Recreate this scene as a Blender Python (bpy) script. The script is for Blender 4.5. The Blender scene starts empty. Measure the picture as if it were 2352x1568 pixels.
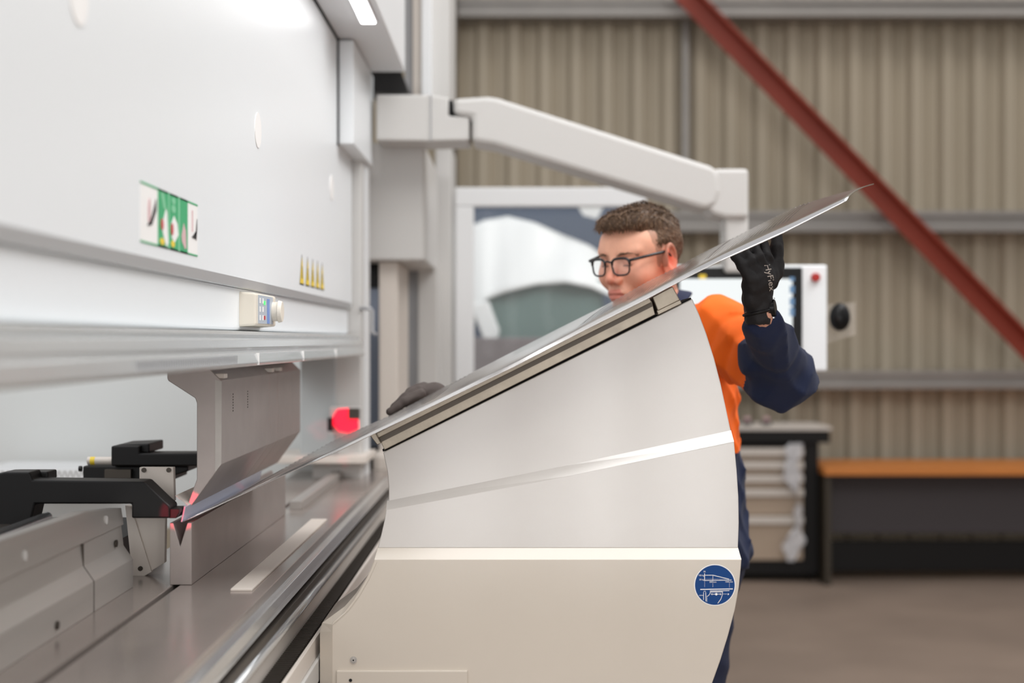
import bpy, bmesh, math, random
import numpy as np
from mathutils import Vector, Matrix
random.seed(7)
S = bpy.context.scene
COL = S.collection
PI = math.pi
# ------------------------------------------------------------------ camera
FPX, CX, CY, EYE = 3267.0, 1188.0, 782.0, 1.5
cam_d = bpy.data.cameras.new('camera'); cam = bpy.data.objects.new('camera', cam_d); COL.objects.link(cam)
cam.location = (0, 0, EYE); cam.rotation_euler = (PI/2, 0, 0)
cam_d.sensor_width = 36; cam_d.lens = FPX*36/2352
cam_d.shift_x = -(CX-1176)/2352; cam_d.shift_y = (CY-784)/2352
cam_d.clip_start = 0.05; cam_d.clip_end = 60
cam_d.dof.use_dof = True; cam_d.dof.focus_distance = 2.62; cam_d.dof.aperture_fstop = 2.2
S.camera = cam
# ------------------------------------------------------------------ world, exposure
S.view_settings.view_transform = 'Standard'; S.view_settings.look = 'None'
S.view_settings.exposure = 0.0; S.view_settings.gamma = 1.0; S.view_settings.use_curve_mapping = False
w = bpy.data.worlds.new('hall_light'); S.world = w; w.use_nodes = True
nt = w.node_tree; nt.nodes.clear()
out = nt.nodes.new('ShaderNodeOutputWorld'); bg = nt.nodes.new('ShaderNodeBackground')
tc = nt.nodes.new('ShaderNodeTexCoord'); sp = nt.nodes.new('ShaderNodeSeparateXYZ'); rp = nt.nodes.new('ShaderNodeValToRGB')
mr = nt.nodes.new('ShaderNodeMapRange'); mr.inputs[1].default_value = -1; mr.inputs[2].default_value = 1
nt.links.new(tc.outputs['Generated'], sp.inputs[0]); nt.links.new(sp.outputs[2], mr.inputs[0]); nt.links.new(mr.outputs[0], rp.inputs[0])
e = rp.color_ramp.elements
e[0].position = 0.0; e[0].color = (0.20, 0.185, 0.17, 1)
e[1].position = 1.0; e[1].color = (0.95, 0.96, 1.0, 1)
for p, c in ((0.47, (0.33, 0.31, 0.295, 1)), (0.53, (0.52, 0.50, 0.485, 1)), (0.66, (0.80, 0.79, 0.78, 1))):
    q = rp.color_ramp.elements.new(p); q.color = c
nt.links.new(rp.outputs[0], bg.inputs[0]); bg.inputs[1].default_value = 0.82
nt.links.new(bg.outputs[0], out.inputs[0])
def area(name, loc, target, size, energy, color=(1, 1, 1), sy=None):
    l = bpy.data.lights.new(name, 'AREA'); l.energy = energy; l.color = color; l.size = size
    if sy: l.shape = 'RECTANGLE'; l.size_y = sy
    o = bpy.data.objects.new(name, l); COL.objects.link(o); o.location = loc
    o.rotation_euler = (Vector(target)-Vector(loc)).to_track_quat('-Z', 'Y').to_euler(); return o
area('overhead_fill_near', (0.7, 0.8, 5.2), (0.2, 2.4, 1.2), 2.6, 95, (1.0, 0.985, 0.96), 2.0)  # unseen overhead light added to brighten the arm face and its ledges
for xx, ww in ((-1.1, .2), (-.5, .10), (-.28, .10), (-.05, .10), (.34, .16), (.56, .10), (.98, .22), (1.7, .25)):
    area('streak_light', (xx, -2.6, 1.75), (xx, 2.6, 1.75), ww, 56*ww, (1.0, 0.99, 0.98), 2.9)  # unseen strips added behind the camera to reflect as streaks on the arm
area('overhead_fill_machine', (2.2, 3.4, 4.6), (-0.5, 3.0, 1.8), 2.4, 95, (1, 1, 1), 1.6)  # unseen overhead area light added over the machine
area('camera_side_fill', (-3.2, -3.0, 3.2), (0.3, 3.0, 1.5), 3.0, 60, (0.96, 0.98, 1.0), 2.2)  # unseen area light added behind the camera
area('overhead_fill_back', (3.6, 7.2, 6.5), (2.2, 9.6, 1.0), 3.0, 60, (1.0, 0.95, 0.88), 1.5)  # unseen overhead area light added for the back wall
area('machine_inner_fill', (-1.5, 2.9, 2.2), (-1.2, 4.4, 1.2), .5, 11, (1, 1, 1), .5)  # unseen fill added to lift the dark interior wall and tools
# ------------------------------------------------------------------ helpers
def W(px, py, Y): return Vector(((px-CX)*Y/FPX, Y, EYE-(py-CY)*Y/FPX))
def lin(c):
    c = [x/255 for x in c]; return tuple(x/12.92 if x <= .04045 else ((x+.055)/1.055)**2.4 for x in c)+(1,)
def mat(name, rgb, rough=.5, metal=0, spec=.5, bump=0, bscale=200, vary=0, vscale=8, emit=None, es=1, alpha=1, trans=0, brushed=None, sss=0, sheen=0, coat=0, attr=None, aniso=0):
    m = bpy.data.materials.new(name); m.use_nodes = True; t = m.node_tree; b = t.nodes['Principled BSDF']
    c = lin(rgb); b.inputs['Base Color'].default_value = c
    b.inputs['Roughness'].default_value = rough; b.inputs['Metallic'].default_value = metal
    b.inputs['Specular IOR Level'].default_value = spec; b.inputs['Alpha'].default_value = alpha
    b.inputs['Transmission Weight'].default_value = trans; b.inputs['Coat Weight'].default_value = coat
    b.inputs['Sheen Weight'].default_value = sheen; b.inputs['Subsurface Weight'].default_value = sss
    if sss: b.inputs['Subsurface Radius'].default_value = (1, .35, .2); b.inputs['Subsurface Scale'].default_value = .006
    co = t.nodes.new('ShaderNodeTexCoord'); vec = co.outputs['Object']
    if brushed:
        mp = t.nodes.new('ShaderNodeMapping'); mp.inputs['Scale'].default_value = brushed; t.links.new(vec, mp.inputs[0]); vec = mp.outputs[0]
    src = None
    if attr:
        a = t.nodes.new('ShaderNodeAttribute'); a.attribute_name = attr; src = a.outputs['Color']; t.links.new(src, b.inputs['Base Color'])
    if vary:
        n = t.nodes.new('ShaderNodeTexNoise'); n.inputs['Scale'].default_value = vscale; n.inputs['Detail'].default_value = 6
        t.links.new(vec, n.inputs['Vector'])
        r = t.nodes.new('ShaderNodeMapRange'); r.inputs[1].default_value = .25; r.inputs[2].default_value = .75
        r.inputs[3].default_value = 1-vary; r.inputs[4].default_value = 1+vary
        t.links.new(n.outputs['Fac'], r.inputs[0])
        mx = t.nodes.new('ShaderNodeMix'); mx.data_type = 'RGBA'; mx.blend_type = 'MULTIPLY'; mx.inputs[0].default_value = 1
        cb = t.nodes.new('ShaderNodeCombineColor')
        for k in range(3): t.links.new(r.outputs[0], cb.inputs[k])
        if src: t.links.new(src, mx.inputs[6])
        else: mx.inputs[6].default_value = c
        t.links.new(cb.outputs[0], mx.inputs[7]); t.links.new(mx.outputs[2], b.inputs['Base Color'])
    if bump:
        n2 = t.nodes.new('ShaderNodeTexNoise'); n2.inputs['Scale'].default_value = bscale; n2.inputs['Detail'].default_value = 3
        t.links.new(vec, n2.inputs['Vector']); bp = t.nodes.new('ShaderNodeBump'); bp.inputs['Strength'].default_value = bump
        bp.inputs['Distance'].default_value = .002; t.links.new(n2.outputs['Fac'], bp.inputs['Height']); t.links.new(bp.outputs[0], b.inputs['Normal'])
    if emit: b.inputs['Emission Color'].default_value = lin(emit); b.inputs['Emission Strength'].default_value = es
    return m
M = {}
M['white'] = mat('white_powder_coat', (224, 225, 226), .42, bump=.03, bscale=500)
M['whiteb'] = mat('beam_white_paint', (233, 236, 238), .34, bump=.03, bscale=300)
M['pale'] = mat('pale_grey_paint', (200, 198, 195), .45)
M['cream'] = mat('cream_paint', (214, 205, 196), .5)
M['grey'] = mat('mid_grey_paint', (158, 158, 160), .5)
M['bluegrey'] = mat('blue_grey_panel', (120, 129, 146), .5)
M['armw'] = mat('support_arm_paint', (208, 203, 198), .1, spec=.9, bump=.03, bscale=900, vary=.03, vscale=5)
M['armb'] = mat('support_arm_lower_paint', (206, 196, 183), .13, spec=.7, bump=.03, bscale=900, vary=.035, vscale=4)
M['steel'] = mat('brushed_steel', (178, 173, 168), .34, .5, bump=.15, bscale=60, vary=.12, vscale=20, brushed=(1, .05, 1))
M['tool'] = mat('ground_tool_steel', (168, 159, 155), .38, .55, bump=.06, bscale=90, vary=.08, vscale=14)
M['barst'] = mat('stained_steel_bar', (146, 137, 124), .36, .75, bump=.1, bscale=200, vary=.14, vscale=30)
M['dkst'] = mat('dark_steel', (84, 78, 72), .45, .9)
M['bed'] = mat('bed_plate_steel', (166, 156, 150), .2, .55, bump=.05, bscale=40, vary=.1, vscale=6)
M['chrome'] = mat('polished_rail', (205, 207, 209), .16, .8, bump=.1, bscale=30, brushed=(8, .15, 8))
M['clamp'] = mat('clamp_steel', (214, 217, 218), .22, .6, bump=.12, bscale=60, brushed=(2, .1, 2))
M['black'] = mat('black_plastic', (17, 15, 15), .45, spec=.3)
M['blackg'] = mat('gloss_black', (14, 14, 15), .3, spec=.25)
M['void'] = mat('dark_gap', (10, 10, 11), .8)
M['red'] = mat('red_primer_steel', (142, 50, 28), .55, vary=.08, vscale=3)
M['galv'] = mat('galvanised_steel', (150, 146, 142), .5, .4, vary=.06, vscale=5)
M['clad'] = mat('cladding_sheet', (176, 165, 146), .6, .1, vary=.07, vscale=1.2, brushed=(1, 1, .3))
M['orange_wood'] = mat('orange_timber', (204, 126, 58), .5, vary=.08, vscale=6, brushed=(1, 8, 8))
M['desk'] = mat('charcoal_panel', (62, 56, 58), .6)
M['deskleg'] = mat('dark_olive_leg', (58, 50, 38), .6)
M['yellow'] = mat('yellow_vinyl', (236, 205, 60), .5)
M['green'] = mat('green_vinyl', (58, 168, 112), .5)
M['paper'] = mat('white_vinyl', (242, 240, 238), .5)
M['redv'] = mat('red_vinyl', (196, 70, 74), .5)
M['pinkv'] = mat('pink_vinyl', (214, 178, 180), .5)
M['ink'] = mat('black_ink', (34, 32, 34), .5)
M['blue'] = mat('blue_vinyl', (24, 66, 124), .6, spec=.2)
M['lens'] = mat('laser_receiver_glass', (235, 20, 48), .3, emit=(255, 20, 50), es=1.6)  # laser glow on the receiver put into colour and emission
M['lamp'] = mat('lamp_diffuser', (255, 255, 255), .4, emit=(255, 255, 255), es=9)
M['screen'] = mat('lit_screen', (20, 20, 20), .3, emit=(245, 250, 250), es=.95)
M['screeni'] = mat('lit_icon', (20, 30, 40), .3, emit=(110, 150, 190), es=.7)
M['led'] = mat('green_led', (30, 220, 80), .3, emit=(60, 240, 100), es=1.2)
M['glass'] = mat('clear_glass', (255, 255, 255), .02, alpha=.05)
M['knob'] = mat('ivory_knob', (226, 218, 204), .4)
M['shirt_o'] = mat('orange_cotton', (255, 108, 2), .85, sheen=.02, bump=.35, bscale=900)
M['navy'] = mat('navy_cotton', (22, 34, 66), .85, sheen=.04, bump=.35, bscale=900)
M['trouser'] = mat('navy_drill', (25, 33, 60), .85, bump=.3, bscale=900)
M['glove'] = mat('black_knit_glove', (20, 16, 18), .6, bump=.4, bscale=900)
M['glovec'] = mat('brown_glove_back', (70, 60, 56), .75, bump=.4, bscale=900)
M['trimb'] = mat('tan_cuff_trim', (158, 124, 104), .7)
M['skin'] = mat('skin', (226, 168, 142), .48, sss=.12, attr='Col', bump=.12, bscale=700, vary=.05, vscale=60)
M['hair'] = mat('hair', (112, 92, 76), .55, attr='Col')
M['frame'] = mat('black_acetate', (22, 24, 28), .25)
M['brow'] = mat('brow_hair', (96, 68, 50), .7)
M['boot'] = mat('leather_boot', (60, 44, 34), .6)
M['printw'] = mat('pale_print', (200, 188, 178), .6)
M['plastic'] = mat('crinkled_clear_film', (236, 234, 236), .22, alpha=.75, bump=1, bscale=25)
M['teal'] = mat('grey_green_panel', (104, 130, 126), .6)
M['slate'] = mat('slate_blue_panel', (64, 84, 110), .6)
M['white_refl'] = mat('reflection_white', (236, 240, 240), .35, bump=.3, bscale=8)
M['taupe_refl'] = mat('taupe_panel', (118, 112, 114), .6)
def concrete():
    m = mat('concrete_floor', (138, 121, 108), .55, vary=.16, vscale=1.6, bump=.2, bscale=12); return m
M['floor'] = concrete()

class MB:
    def __init__(s): s.v = []; s.f = []; s.mi = []
    def poly(s, vs, fs, mi=0):
        o = len(s.v); s.v += [Vector(v) for v in vs]; s.f += [tuple(i+o for i in f) for f in fs]; s.mi += [mi]*len(fs); return s
    def box(s, x0, x1, y0, y1, z0, z1, mi=0):
        v = [(x, y, z) for x in (x0, x1) for y in (y0, y1) for z in (z0, z1)]
        return s.poly(v, [(0, 1, 3, 2), (4, 6, 7, 5), (0, 4, 5, 1), (2, 3, 7, 6), (0, 2, 6, 4), (1, 5, 7, 3)], mi)
    def prism(s, xz, y0, y1, mi=0):                       # profile in X,Z extruded along Y
        n = len(xz); v = [(x, y0, z) for x, z in xz]+[(x, y1, z) for x, z in xz]
        return s.poly(v, [tuple(range(n)), tuple(range(2*n-1, n-1, -1))]+[(i, n+i, n+(i+1) % n, (i+1) % n) for i in range(n)], mi)
    def pprism(s, pts, Y, y1, mi=0):                      # outline measured at distance Y, extruded back to y1
        return s.prism([(W(a, b, Y).x, W(a, b, Y).z) for a, b in pts], Y, y1, mi)
    def pbox(s, xa, ya, xb, yb, Y, y1, mi=0): return s.pprism([(xa, ya), (xb, ya), (xb, yb), (xa, yb)], Y, y1, mi)
    def yprism(s, yz, x0, x1, mi=0):                      # profile in Y,Z extruded along X
        n = len(yz); v = [(x0, y, z) for y, z in yz]+[(x1, y, z) for y, z in yz]
        return s.poly(v, [tuple(range(n)), tuple(range(2*n-1, n-1, -1))]+[(i, n+i, n+(i+1) % n, (i+1) % n) for i in range(n)], mi)
    def cyl(s, a, b, r, r2=None, n=20, mi=0):
        a = Vector(a); b = Vector(b); r2 = r if r2 is None else r2; d = (b-a).normalized()
        u = d.orthogonal().normalized(); w_ = d.cross(u)
        v = [a+(u*math.cos(2*PI*i/n)+w_*math.sin(2*PI*i/n))*r for i in range(n)]+[b+(u*math.cos(2*PI*i/n)+w_*math.sin(2*PI*i/n))*r2 for i in range(n)]
        return s.poly(v, [tuple(range(n)), tuple(range(2*n-1, n-1, -1))]+[(i, n+i, n+(i+1) % n, (i+1) % n) for i in range(n)], mi)
    def tube(s, pts, r, n=8, closed=False, mi=0, rr=None):
        P = [Vector(p) for p in pts]; m = len(P); v = []
        up = None
        for i in range(m):
            a = P[i-1] if (i > 0 or closed) else P[i]; b = P[(i+1) % m] if (i < m-1 or closed) else P[i]
            d = (b-a).normalized()
            if up is None: up = d.orthogonal().normalized()
            up = (up-d*up.dot(d)).normalized(); q = d.cross(up); ra = rr[i] if rr else r
            v += [P[i]+(up*math.cos(2*PI*k/n)+q*math.sin(2*PI*k/n))*ra for k in range(n)]
        f = []
        for i in range(m if closed else m-1):
            j = (i+1) % m
            f += [(i*n+k, j*n+k, j*n+(k+1) % n, i*n+(k+1) % n) for k in range(n)]
        if not closed: f += [tuple(range(n-1, -1, -1)), tuple((m-1)*n+k for k in range(n))]
        return s.poly(v, f, mi)
    def build(s, name, mats, parent=None, bevel=0, smooth=False, root=None, recalc=True):
        me = bpy.data.meshes.new(name)
        off = Vector((0, 0, 0))
        if parent is not None:
            q = parent
            while q is not None: off += q.location; q = q.parent
        me.from_pydata([tuple(v-off) for v in s.v], [], s.f)
        mats = mats if isinstance(mats, (list, tuple)) else [mats]
        for m in mats: me.materials.append(M[m] if isinstance(m, str) else m)
        me.polygons.foreach_set('material_index', s.mi)
        if recalc:
            bm = bmesh.new(); bm.from_mesh(me); bmesh.ops.recalc_face_normals(bm, faces=bm.faces); bm.to_mesh(me); bm.free()
        o = bpy.data.objects.new(name, me); COL.objects.link(o)
        if parent is not None: o.parent = parent
        if smooth: me.polygons.foreach_set('use_smooth', [True]*len(me.polygons))
        if bevel:
            b = o.modifiers.new('bevel', 'BEVEL'); b.width = bevel; b.segments = 2; b.limit_method = 'ANGLE'; b.harden_normals = False
        return o
def tag(o, label, cat, group=None):
    o['label'] = label; o['category'] = cat
    if group: o['group'] = group
    return o
def struct(o): o['kind'] = 'structure'; return o
def thing(name, loc, label, cat, group=None):
    o = bpy.data.objects.new(name, None); COL.objects.link(o); o.location = loc; o.empty_display_size = .1
    return tag(o, label, cat, group)
def text_mesh(txt, size, M4, name, m, parent, extrude=.0002, align='CENTER'):
    c = bpy.data.curves.new(name, 'FONT'); c.body = txt; c.size = size; c.align_x = align; c.align_y = 'CENTER'; c.extrude = extrude
    o = bpy.data.objects.new('t', c); me = bpy.data.meshes.new_from_object(o); bpy.data.objects.remove(o); bpy.data.curves.remove(c)
    off = Vector((0, 0, 0)); q = parent
    while q is not None: off += q.location; q = q.parent
    me.transform(M4); me.transform(Matrix.Translation(-off)); me.materials.clear(); me.materials.append(M[m])
    r = bpy.data.objects.new(name, me); COL.objects.link(r); r.parent = parent; return r
# ------------------------------------------------------------------ signed-distance modelling (organic shapes)
def cap(P, a, b, ra, rb=None):
    rb = ra if rb is None else rb; a = np.array(a, float); b = np.array(b, float); ba = b-a
    t = np.clip(((P-a)@ba)/max(ba@ba, 1e-12), 0, 1); return np.linalg.norm(P-a-t[:, None]*ba, axis=1)-(ra+(rb-ra)*t)
def ell(P, c, r, R=None):
    q = P-np.array(c, float)
    if R is not None: q = q@R
    r = np.array(r, float); k0 = np.linalg.norm(q/r, axis=1); k1 = np.linalg.norm(q/(r*r), axis=1)+1e-9
    return k0*(k0-1)/k1
def smin(a, b, k): h = np.clip(.5+.5*(b-a)/k, 0, 1); return b*(1-h)+a*h-k*h*(1-h)
def smax(a, b, k): return -smin(-a, -b, k)
def nets(f, lo, hi, h):
    lo = np.array(lo, float); n = [int(math.ceil((b-a)/h))+1 for a, b in zip(lo, hi)]
    ax = [lo[i]+h*np.arange(n[i]) for i in range(3)]
    vals = np.empty(n, np.float32)
    step = max(1, int(400000/(n[1]*n[2])))
    yy, zz = np.meshgrid(ax[1], ax[2], indexing='ij')
    for i in range(0, n[0], step):
        xs = ax[0][i:i+step]; k = len(xs)
        P = np.empty((k, n[1], n[2], 3)); P[..., 0] = xs[:, None, None]; P[..., 1] = yy; P[..., 2] = zz
        vals[i:i+k] = f(P.reshape(-1, 3)).reshape(k, n[1], n[2])
    ins = vals < 0; cnt = np.zeros([m-1 for m in n], np.float32); acc = np.zeros([m-1 for m in n]+[3], np.float32)
    a_, b_, c_ = [m-1 for m in n]
    def sl(o): return tuple(slice(o[i], o[i]+(a_, b_, c_)[i]) for i in range(3))
    for axis in range(3):
        for u in (0, 1):
            for v in (0, 1):
                o0 = [u, v]; o0.insert(axis, 0); o1 = list(o0); o1[axis] = 1
                v0 = vals[sl(o0)]; v1 = vals[sl(o1)]; cr = (v0 < 0) != (v1 < 0)
                with np.errstate(all='ignore'): t = np.where(cr, v0/(v0-v1), 0)
                for k in range(3): acc[..., k] += np.where(cr, (o0[k] if k != axis else t), 0)
                cnt += cr
    act = cnt > 0; idx = -np.ones(cnt.shape, np.int64); ii = np.argwhere(act); idx[act] = np.arange(len(ii))
    verts = lo+h*(ii+acc[act]/cnt[act][:, None])
    faces = []
    for axis in range(3):
        s0 = [slice(0, m) for m in n]; s1 = [slice(0, m) for m in n]; s0[axis] = slice(0, n[axis]-1); s1[axis] = slice(1, n[axis])
        A = ins[tuple(s0)]; B = ins[tuple(s1)]; e_ = np.argwhere(A != B); oth = [k for k in range(3) if k != axis]
        ok = (e_[:, oth[0]] > 0) & (e_[:, oth[1]] > 0) & (e_[:, oth[0]] < n[oth[0]]-1) & (e_[:, oth[1]] < n[oth[1]]-1); e_ = e_[ok]
        flip = A[tuple(e_.T)]
        q = []
        for du, dv in ((0, 0), (1, 0), (1, 1), (0, 1)):
            c = e_.copy(); c[:, oth[0]] -= du; c[:, oth[1]] -= dv; q.append(idx[tuple(c.T)])
        q = np.stack(q, 1)
        if axis == 1: flip = ~flip
        q[~flip] = q[~flip][:, ::-1]; faces.append(q)
    return verts, np.concatenate(faces)
def np_obj(name, parts, mats, parent=None, cols=None, fmat=None):
    off = Vector((0, 0, 0)); q = parent
    while q is not None: off += q.location; q = q.parent
    vs = []; fs = []; o = 0
    for v, f in parts: vs.append(v); fs.append(f+o); o += len(v)
    V = np.concatenate(vs); F = np.concatenate(fs)
    me = bpy.data.meshes.new(name); me.from_pydata((V-np.array(off)).tolist(), [], F.tolist())
    for m in (mats if isinstance(mats, (list, tuple)) else [mats]): me.materials.append(M[m])
    if fmat is not None: me.polygons.foreach_set('material_index', fmat(V[F].mean(1)).astype(np.int32))
    me.polygons.foreach_set('use_smooth', [True]*len(F))
    if cols is not None:
        ca = me.color_attributes.new('Col', 'FLOAT_COLOR', 'POINT'); ca.data.foreach_set('color', cols.astype(np.float32).ravel())
    bm = bmesh.new(); bm.from_mesh(me); bmesh.ops.recalc_face_normals(bm, faces=bm.faces); bm.to_mesh(me); bm.free()
    ob = bpy.data.objects.new(name, me); COL.objects.link(ob); ob.parent = parent; return ob

# ================================================================== SETTING
YW = 9.6
struct(MB().poly([(-8, -4, 0), (9, -4, 0), (9, YW+.3, 0), (-8, YW+.3, 0), (-8, -4, -.1), (9, -4, -.1), (9, YW+.3, -.1), (-8, YW+.3, -.1)],
    [(0, 1, 2, 3), (7, 6, 5, 4), (0, 4, 5, 1), (1, 5, 6, 2), (2, 6, 7, 3), (3, 7, 4, 0)]).build('floor', 'floor'))
# corrugated cladding
prof = []; x = -3.0; pit = .208; d = .05
while x < 6.2: prof += [(x, 0), (x+.010, 0), (x+.036, d), (x+.104, d), (x+.130, 0), (x+.150, 0), (x+.158, .010), (x+.170, .010), (x+.178, 0)]; x += pit
prof.append((x, 0))
mb = MB(); n = len(prof)
v = [(a, YW-b, 0) for a, b in prof]+[(a, YW-b, 5.5) for a, b in prof]+[(a, YW-b+.01, 0) for a, b in prof]+[(a, YW-b+.01, 5.5) for a, b in prof]
f = [(i, i+1, n+i+1, n+i) for i in range(n-1)]+[(2*n+i, 3*n+i, 3*n+i+1, 2*n+i+1) for i in range(n-1)]
struct(mb.poly(v, f).build('wall_back', 'clad', recalc=False))
def girt(nm, yt, yb):
    Yg = 9.36; zt = W(0, yt, Yg).z; zb = W(0, yb, Yg).z; h = zt-zb
    p = [(Yg+.20, zt), (Yg, zt), (Yg, zt-h*.5), (Yg+.012, zt-h*.55), (Yg+.012, zt-.004), (Yg+.2, zt-.006)]
    m_ = MB(); m_.yprism([(Yg+.02, zt), (Yg+.20, zt), (Yg+.20, zb), (Yg+.02, zb)], -3, 6.2)
    m_.yprism([(Yg, zt), (Yg+.02, zt), (Yg+.02, zt-h*.28), (Yg, zt-h*.28)], -3, 6.2)
    m_.yprism([(Yg, zb+h*.30), (Yg+.02, zb+h*.30), (Yg+.02, zb), (Yg, zb)], -3, 6.2)
    return struct(m_.build(nm, 'galv', bevel=.004))
girt('trim_1', -4, 38); girt('trim_2', 484, 532); girt('trim_3', 852, 893)
struct(MB().pbox(1568, 36, 1582, 486, 9.5, 9.56).build('trim_4', 'galv'))
struct(MB().box(W(1036, 0, 9.3).x, W(1050, 0, 9.3).x, 9.3, 9.42, 0, 5).build('trim_5', 'dkst'))
# red diagonal brace with angle section
mb = MB()
a0 = W(1533, -20, 9.2); b0 = W(2372, 846, 9.2); a1 = W(1598, -20, 9.2); b1 = W(2372, 780, 9.2)
mb.prism([(a0.x, a0.z), (b0.x, b0.z), (b1.x, b1.z), (a1.x, a1.z)], 9.2, 9.215)
am = a1*.86+a0*.14; bmv = b1*.86+b0*.14
mb.prism([(am.x, am.z), (bmv.x, bmv.z), (b1.x, b1.z), (a1.x, a1.z)], 9.12, 9.2)
tag(mb.build('diagonal_brace', 'red'), 'red painted steel brace running diagonally across the corrugated wall', 'brace')

# ================================================================== PRESS BRAKE
pb = thing('press_brake', (-.7, 3.0, 0), 'large white press brake machine running away along the left', 'machine')
XB = -.5
mb = MB()
mb.prism([(XB, 2.34), (XB, 1.613), (XB-.006, 1.597), (XB-.03, 1.597), (XB-.03, 2.34)], .9, 4.30)
mb.build('upper_beam_cover', 'whiteb', pb, bevel=.004)
MB().prism([(XB+.001, 1.613), (XB-.003, 1.5975), (XB-.012, 1.5975), (XB-.008, 1.613)], .9, 4.302).build('beam_edge_strip', mat('strip_grey', (196, 197, 198), .4, .3), pb)
MB().prism([(XB-.012, 1.597), (XB-.012, 1.519), (XB-.2, 1.519), (XB-.2, 1.597)], .9, 4.30).build('lower_beam_band', 'whiteb', pb, bevel=.005)
for Y, Z in ((1.62, 1.893), (2.74, 1.905), (3.83, 1.911)):
    MB().cyl((XB-.002, Y, Z), (XB+.0015, Y, Z), .034, n=32).build('cover_plug', 'paper', pb, bevel=.0005)
# clamp rail in front of the tools
cl = MB().prism([(-.505, 1.5165), (-.476, 1.5165), (-.472, 1.510), (-.476, 1.506), (-.468, 1.502), (-.464, 1.488), (-.468, 1.483), (-.462, 1.478), (-.458, 1.461), (-.462, 1.4555), (-.54, 1.4555), (-.54, 1.5165)], .9, 4.28).build('clamp_rail', 'clamp', pb, bevel=.0012)
mb = MB()
for i in range(46): mb.box(-.4595, -.4578, 1.72+i*.0135, 1.7214+i*.0135, 1.462, 1.4755)
mb.build('scale_marks', 'grey', cl)
for Y in (2.52, 3.05, 3.6): MB().box(-.4620, -.4574, Y, Y+.003, 1.457, 1.478).build('joint_seam', 'paper', cl)
MB().box(-.75, -.52, .9, 4.28, 1.47, 1.5165).build('clamp_body', 'pale', pb)
# safety sign
sg = MB(); Yl, Yr, Zb, Zt = 1.886, 2.222, 1.631, 1.712
def sY(u): return Yl+(Yr-Yl)*u
def sZ(v): return Zb+(Zt-Zb)*v
def spoly(mbx, pts, lay, mi, zfun=None):
    x0 = XB; x1 = XB+.0005+.0004*lay
    mbx.yprism([(sY(u), sZ(v_)) for u, v_ in pts], x0, x1, mi)
def srect(u0, u1, v0, v1, lay, mi): spoly(sg, [(u0, v0), (u1, v0), (u1, v1), (u0, v1)], lay, mi)
def sell(u, v_, ru, rv, lay, mi): spoly(sg, [(u+ru*math.cos(t*PI/8), v_+rv*math.sin(t*PI/8)) for t in range(16)], lay, mi)
srect(0, 1, 0, 1, 0, 0)
srect(0, 1, .965, 1, 1, 1); srect(0, 1, 0, .03, 1, 1)
srect(.27, .80, .0, 1, 1, 1)
srect(.44, .46, 0, 1, 2, 4); srect(.62, .645, 0, 1, 2, 4)
spoly(sg, [(.33, .35), (.40, .70), (.42, .62), (.44, .1), (.41, .02), (.36, .2)], 2, 0)
spoly(sg, [(.31, .95), (.36, .95), (.40, .70), (.36, .68)], 2, 4)
spoly(sg, [(.49, .45), (.54, .62), (.60, .50), (.62, .30), (.55, .14), (.50, .22)], 2, 0)
sell(.535, .88, .03, .06, 2, 4); sell(.535, .74, .035, .07, 2, 4)
spoly(sg, [(.68, .30), (.72, .55), (.76, .42), (.77, .10), (.74, .08), (.69, .2)], 2, 5)
sell(.335, .40, .022, .10, 3, 2); sell(.505, .37, .022, .11, 3, 2)
sell(.335, .10, .035, .06, 3, 3); sell(.52, .11, .03, .06, 3, 3)
spoly(sg, [(.10, .30), (.17, .33), (.24, .60), (.24, .80), (.17, .48)], 2, 6); sell(.13, .55, .02, .22, 2, 5)
spoly(sg, [(.88, .34), (.95, .32), (.985, .72), (.985, .52), (.97, .30), (.94, .42)], 2, 6); srect(.885, .90, .45, .85, 2, 5)
sgo = sg.build('pictogram_sign', ['paper', 'green', 'redv', 'yellow', 'green', 'pinkv', 'ink'], pb); sgo['label'] = 'green and white pictogram sign'
sgo.data.materials[4] = mat('pale_green_vinyl', (130, 200, 158), .5)
for Y in (3.30, 3.39, 3.475, 3.56, 3.643):
    t = MB().yprism([(Y-.034, 1.629), (Y+.034, 1.629), (Y, 1.700)], XB, XB+.0006).build('warning_triangle', 'ink', pb)
    t['label'] = 'yellow triangular warning sticker'
    MB().yprism([(Y-.029, 1.6325), (Y+.029, 1.6325), (Y, 1.693)], XB+.0003, XB+.001).build('yellow_face', 'yellow', t)
    MB().yprism([(Y-.005, 1.644), (Y+.006, 1.644), (Y+.003, 1.672), (Y-.002, 1.672)], XB+.0008, XB+.0014).build('symbol', 'ink', t)
# operating box with knob
cb = MB(); X0 = XB-.02; X1 = XB+.018
cb.prism([(X0, 1.525), (X1, 1.528), (X1, 1.588), (X0, 1.591)], 2.62, 2.84)
cbo = cb.build('operating_box', 'knob', pb, bevel=.004); cbo['label'] = 'small ivory control box with rotary knob'
MB().box(X1, X1+.001, 2.645, 2.80, 1.532, 1.585).build('keypad', mat('keypad_grey', (176, 184, 194), .5), cbo)
mb = MB()
for i in range(2):
    for j in range(3): mb.box(X1+.0008, X1+.0016, 2.655+i*.03, 2.665+i*.03, 1.538+j*.016, 1.548+j*.016)
mb.build('key_symbol', 'paper', cbo)
MB().box(X1+.0008, X1+.0022, 2.700, 2.712, 1.568, 1.575).build('status_light', 'led', cbo)
MB().box(X1+.0008, X1+.0022, 2.700, 2.712, 1.540, 1.547).build('red_key', 'redv', cbo)
MB().box(X1+.0008, X1+.0018, 2.735, 2.76, 1.533, 1.580).build('blue_key', mat('blue_key', (110, 140, 200), .5), cbo)
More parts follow.
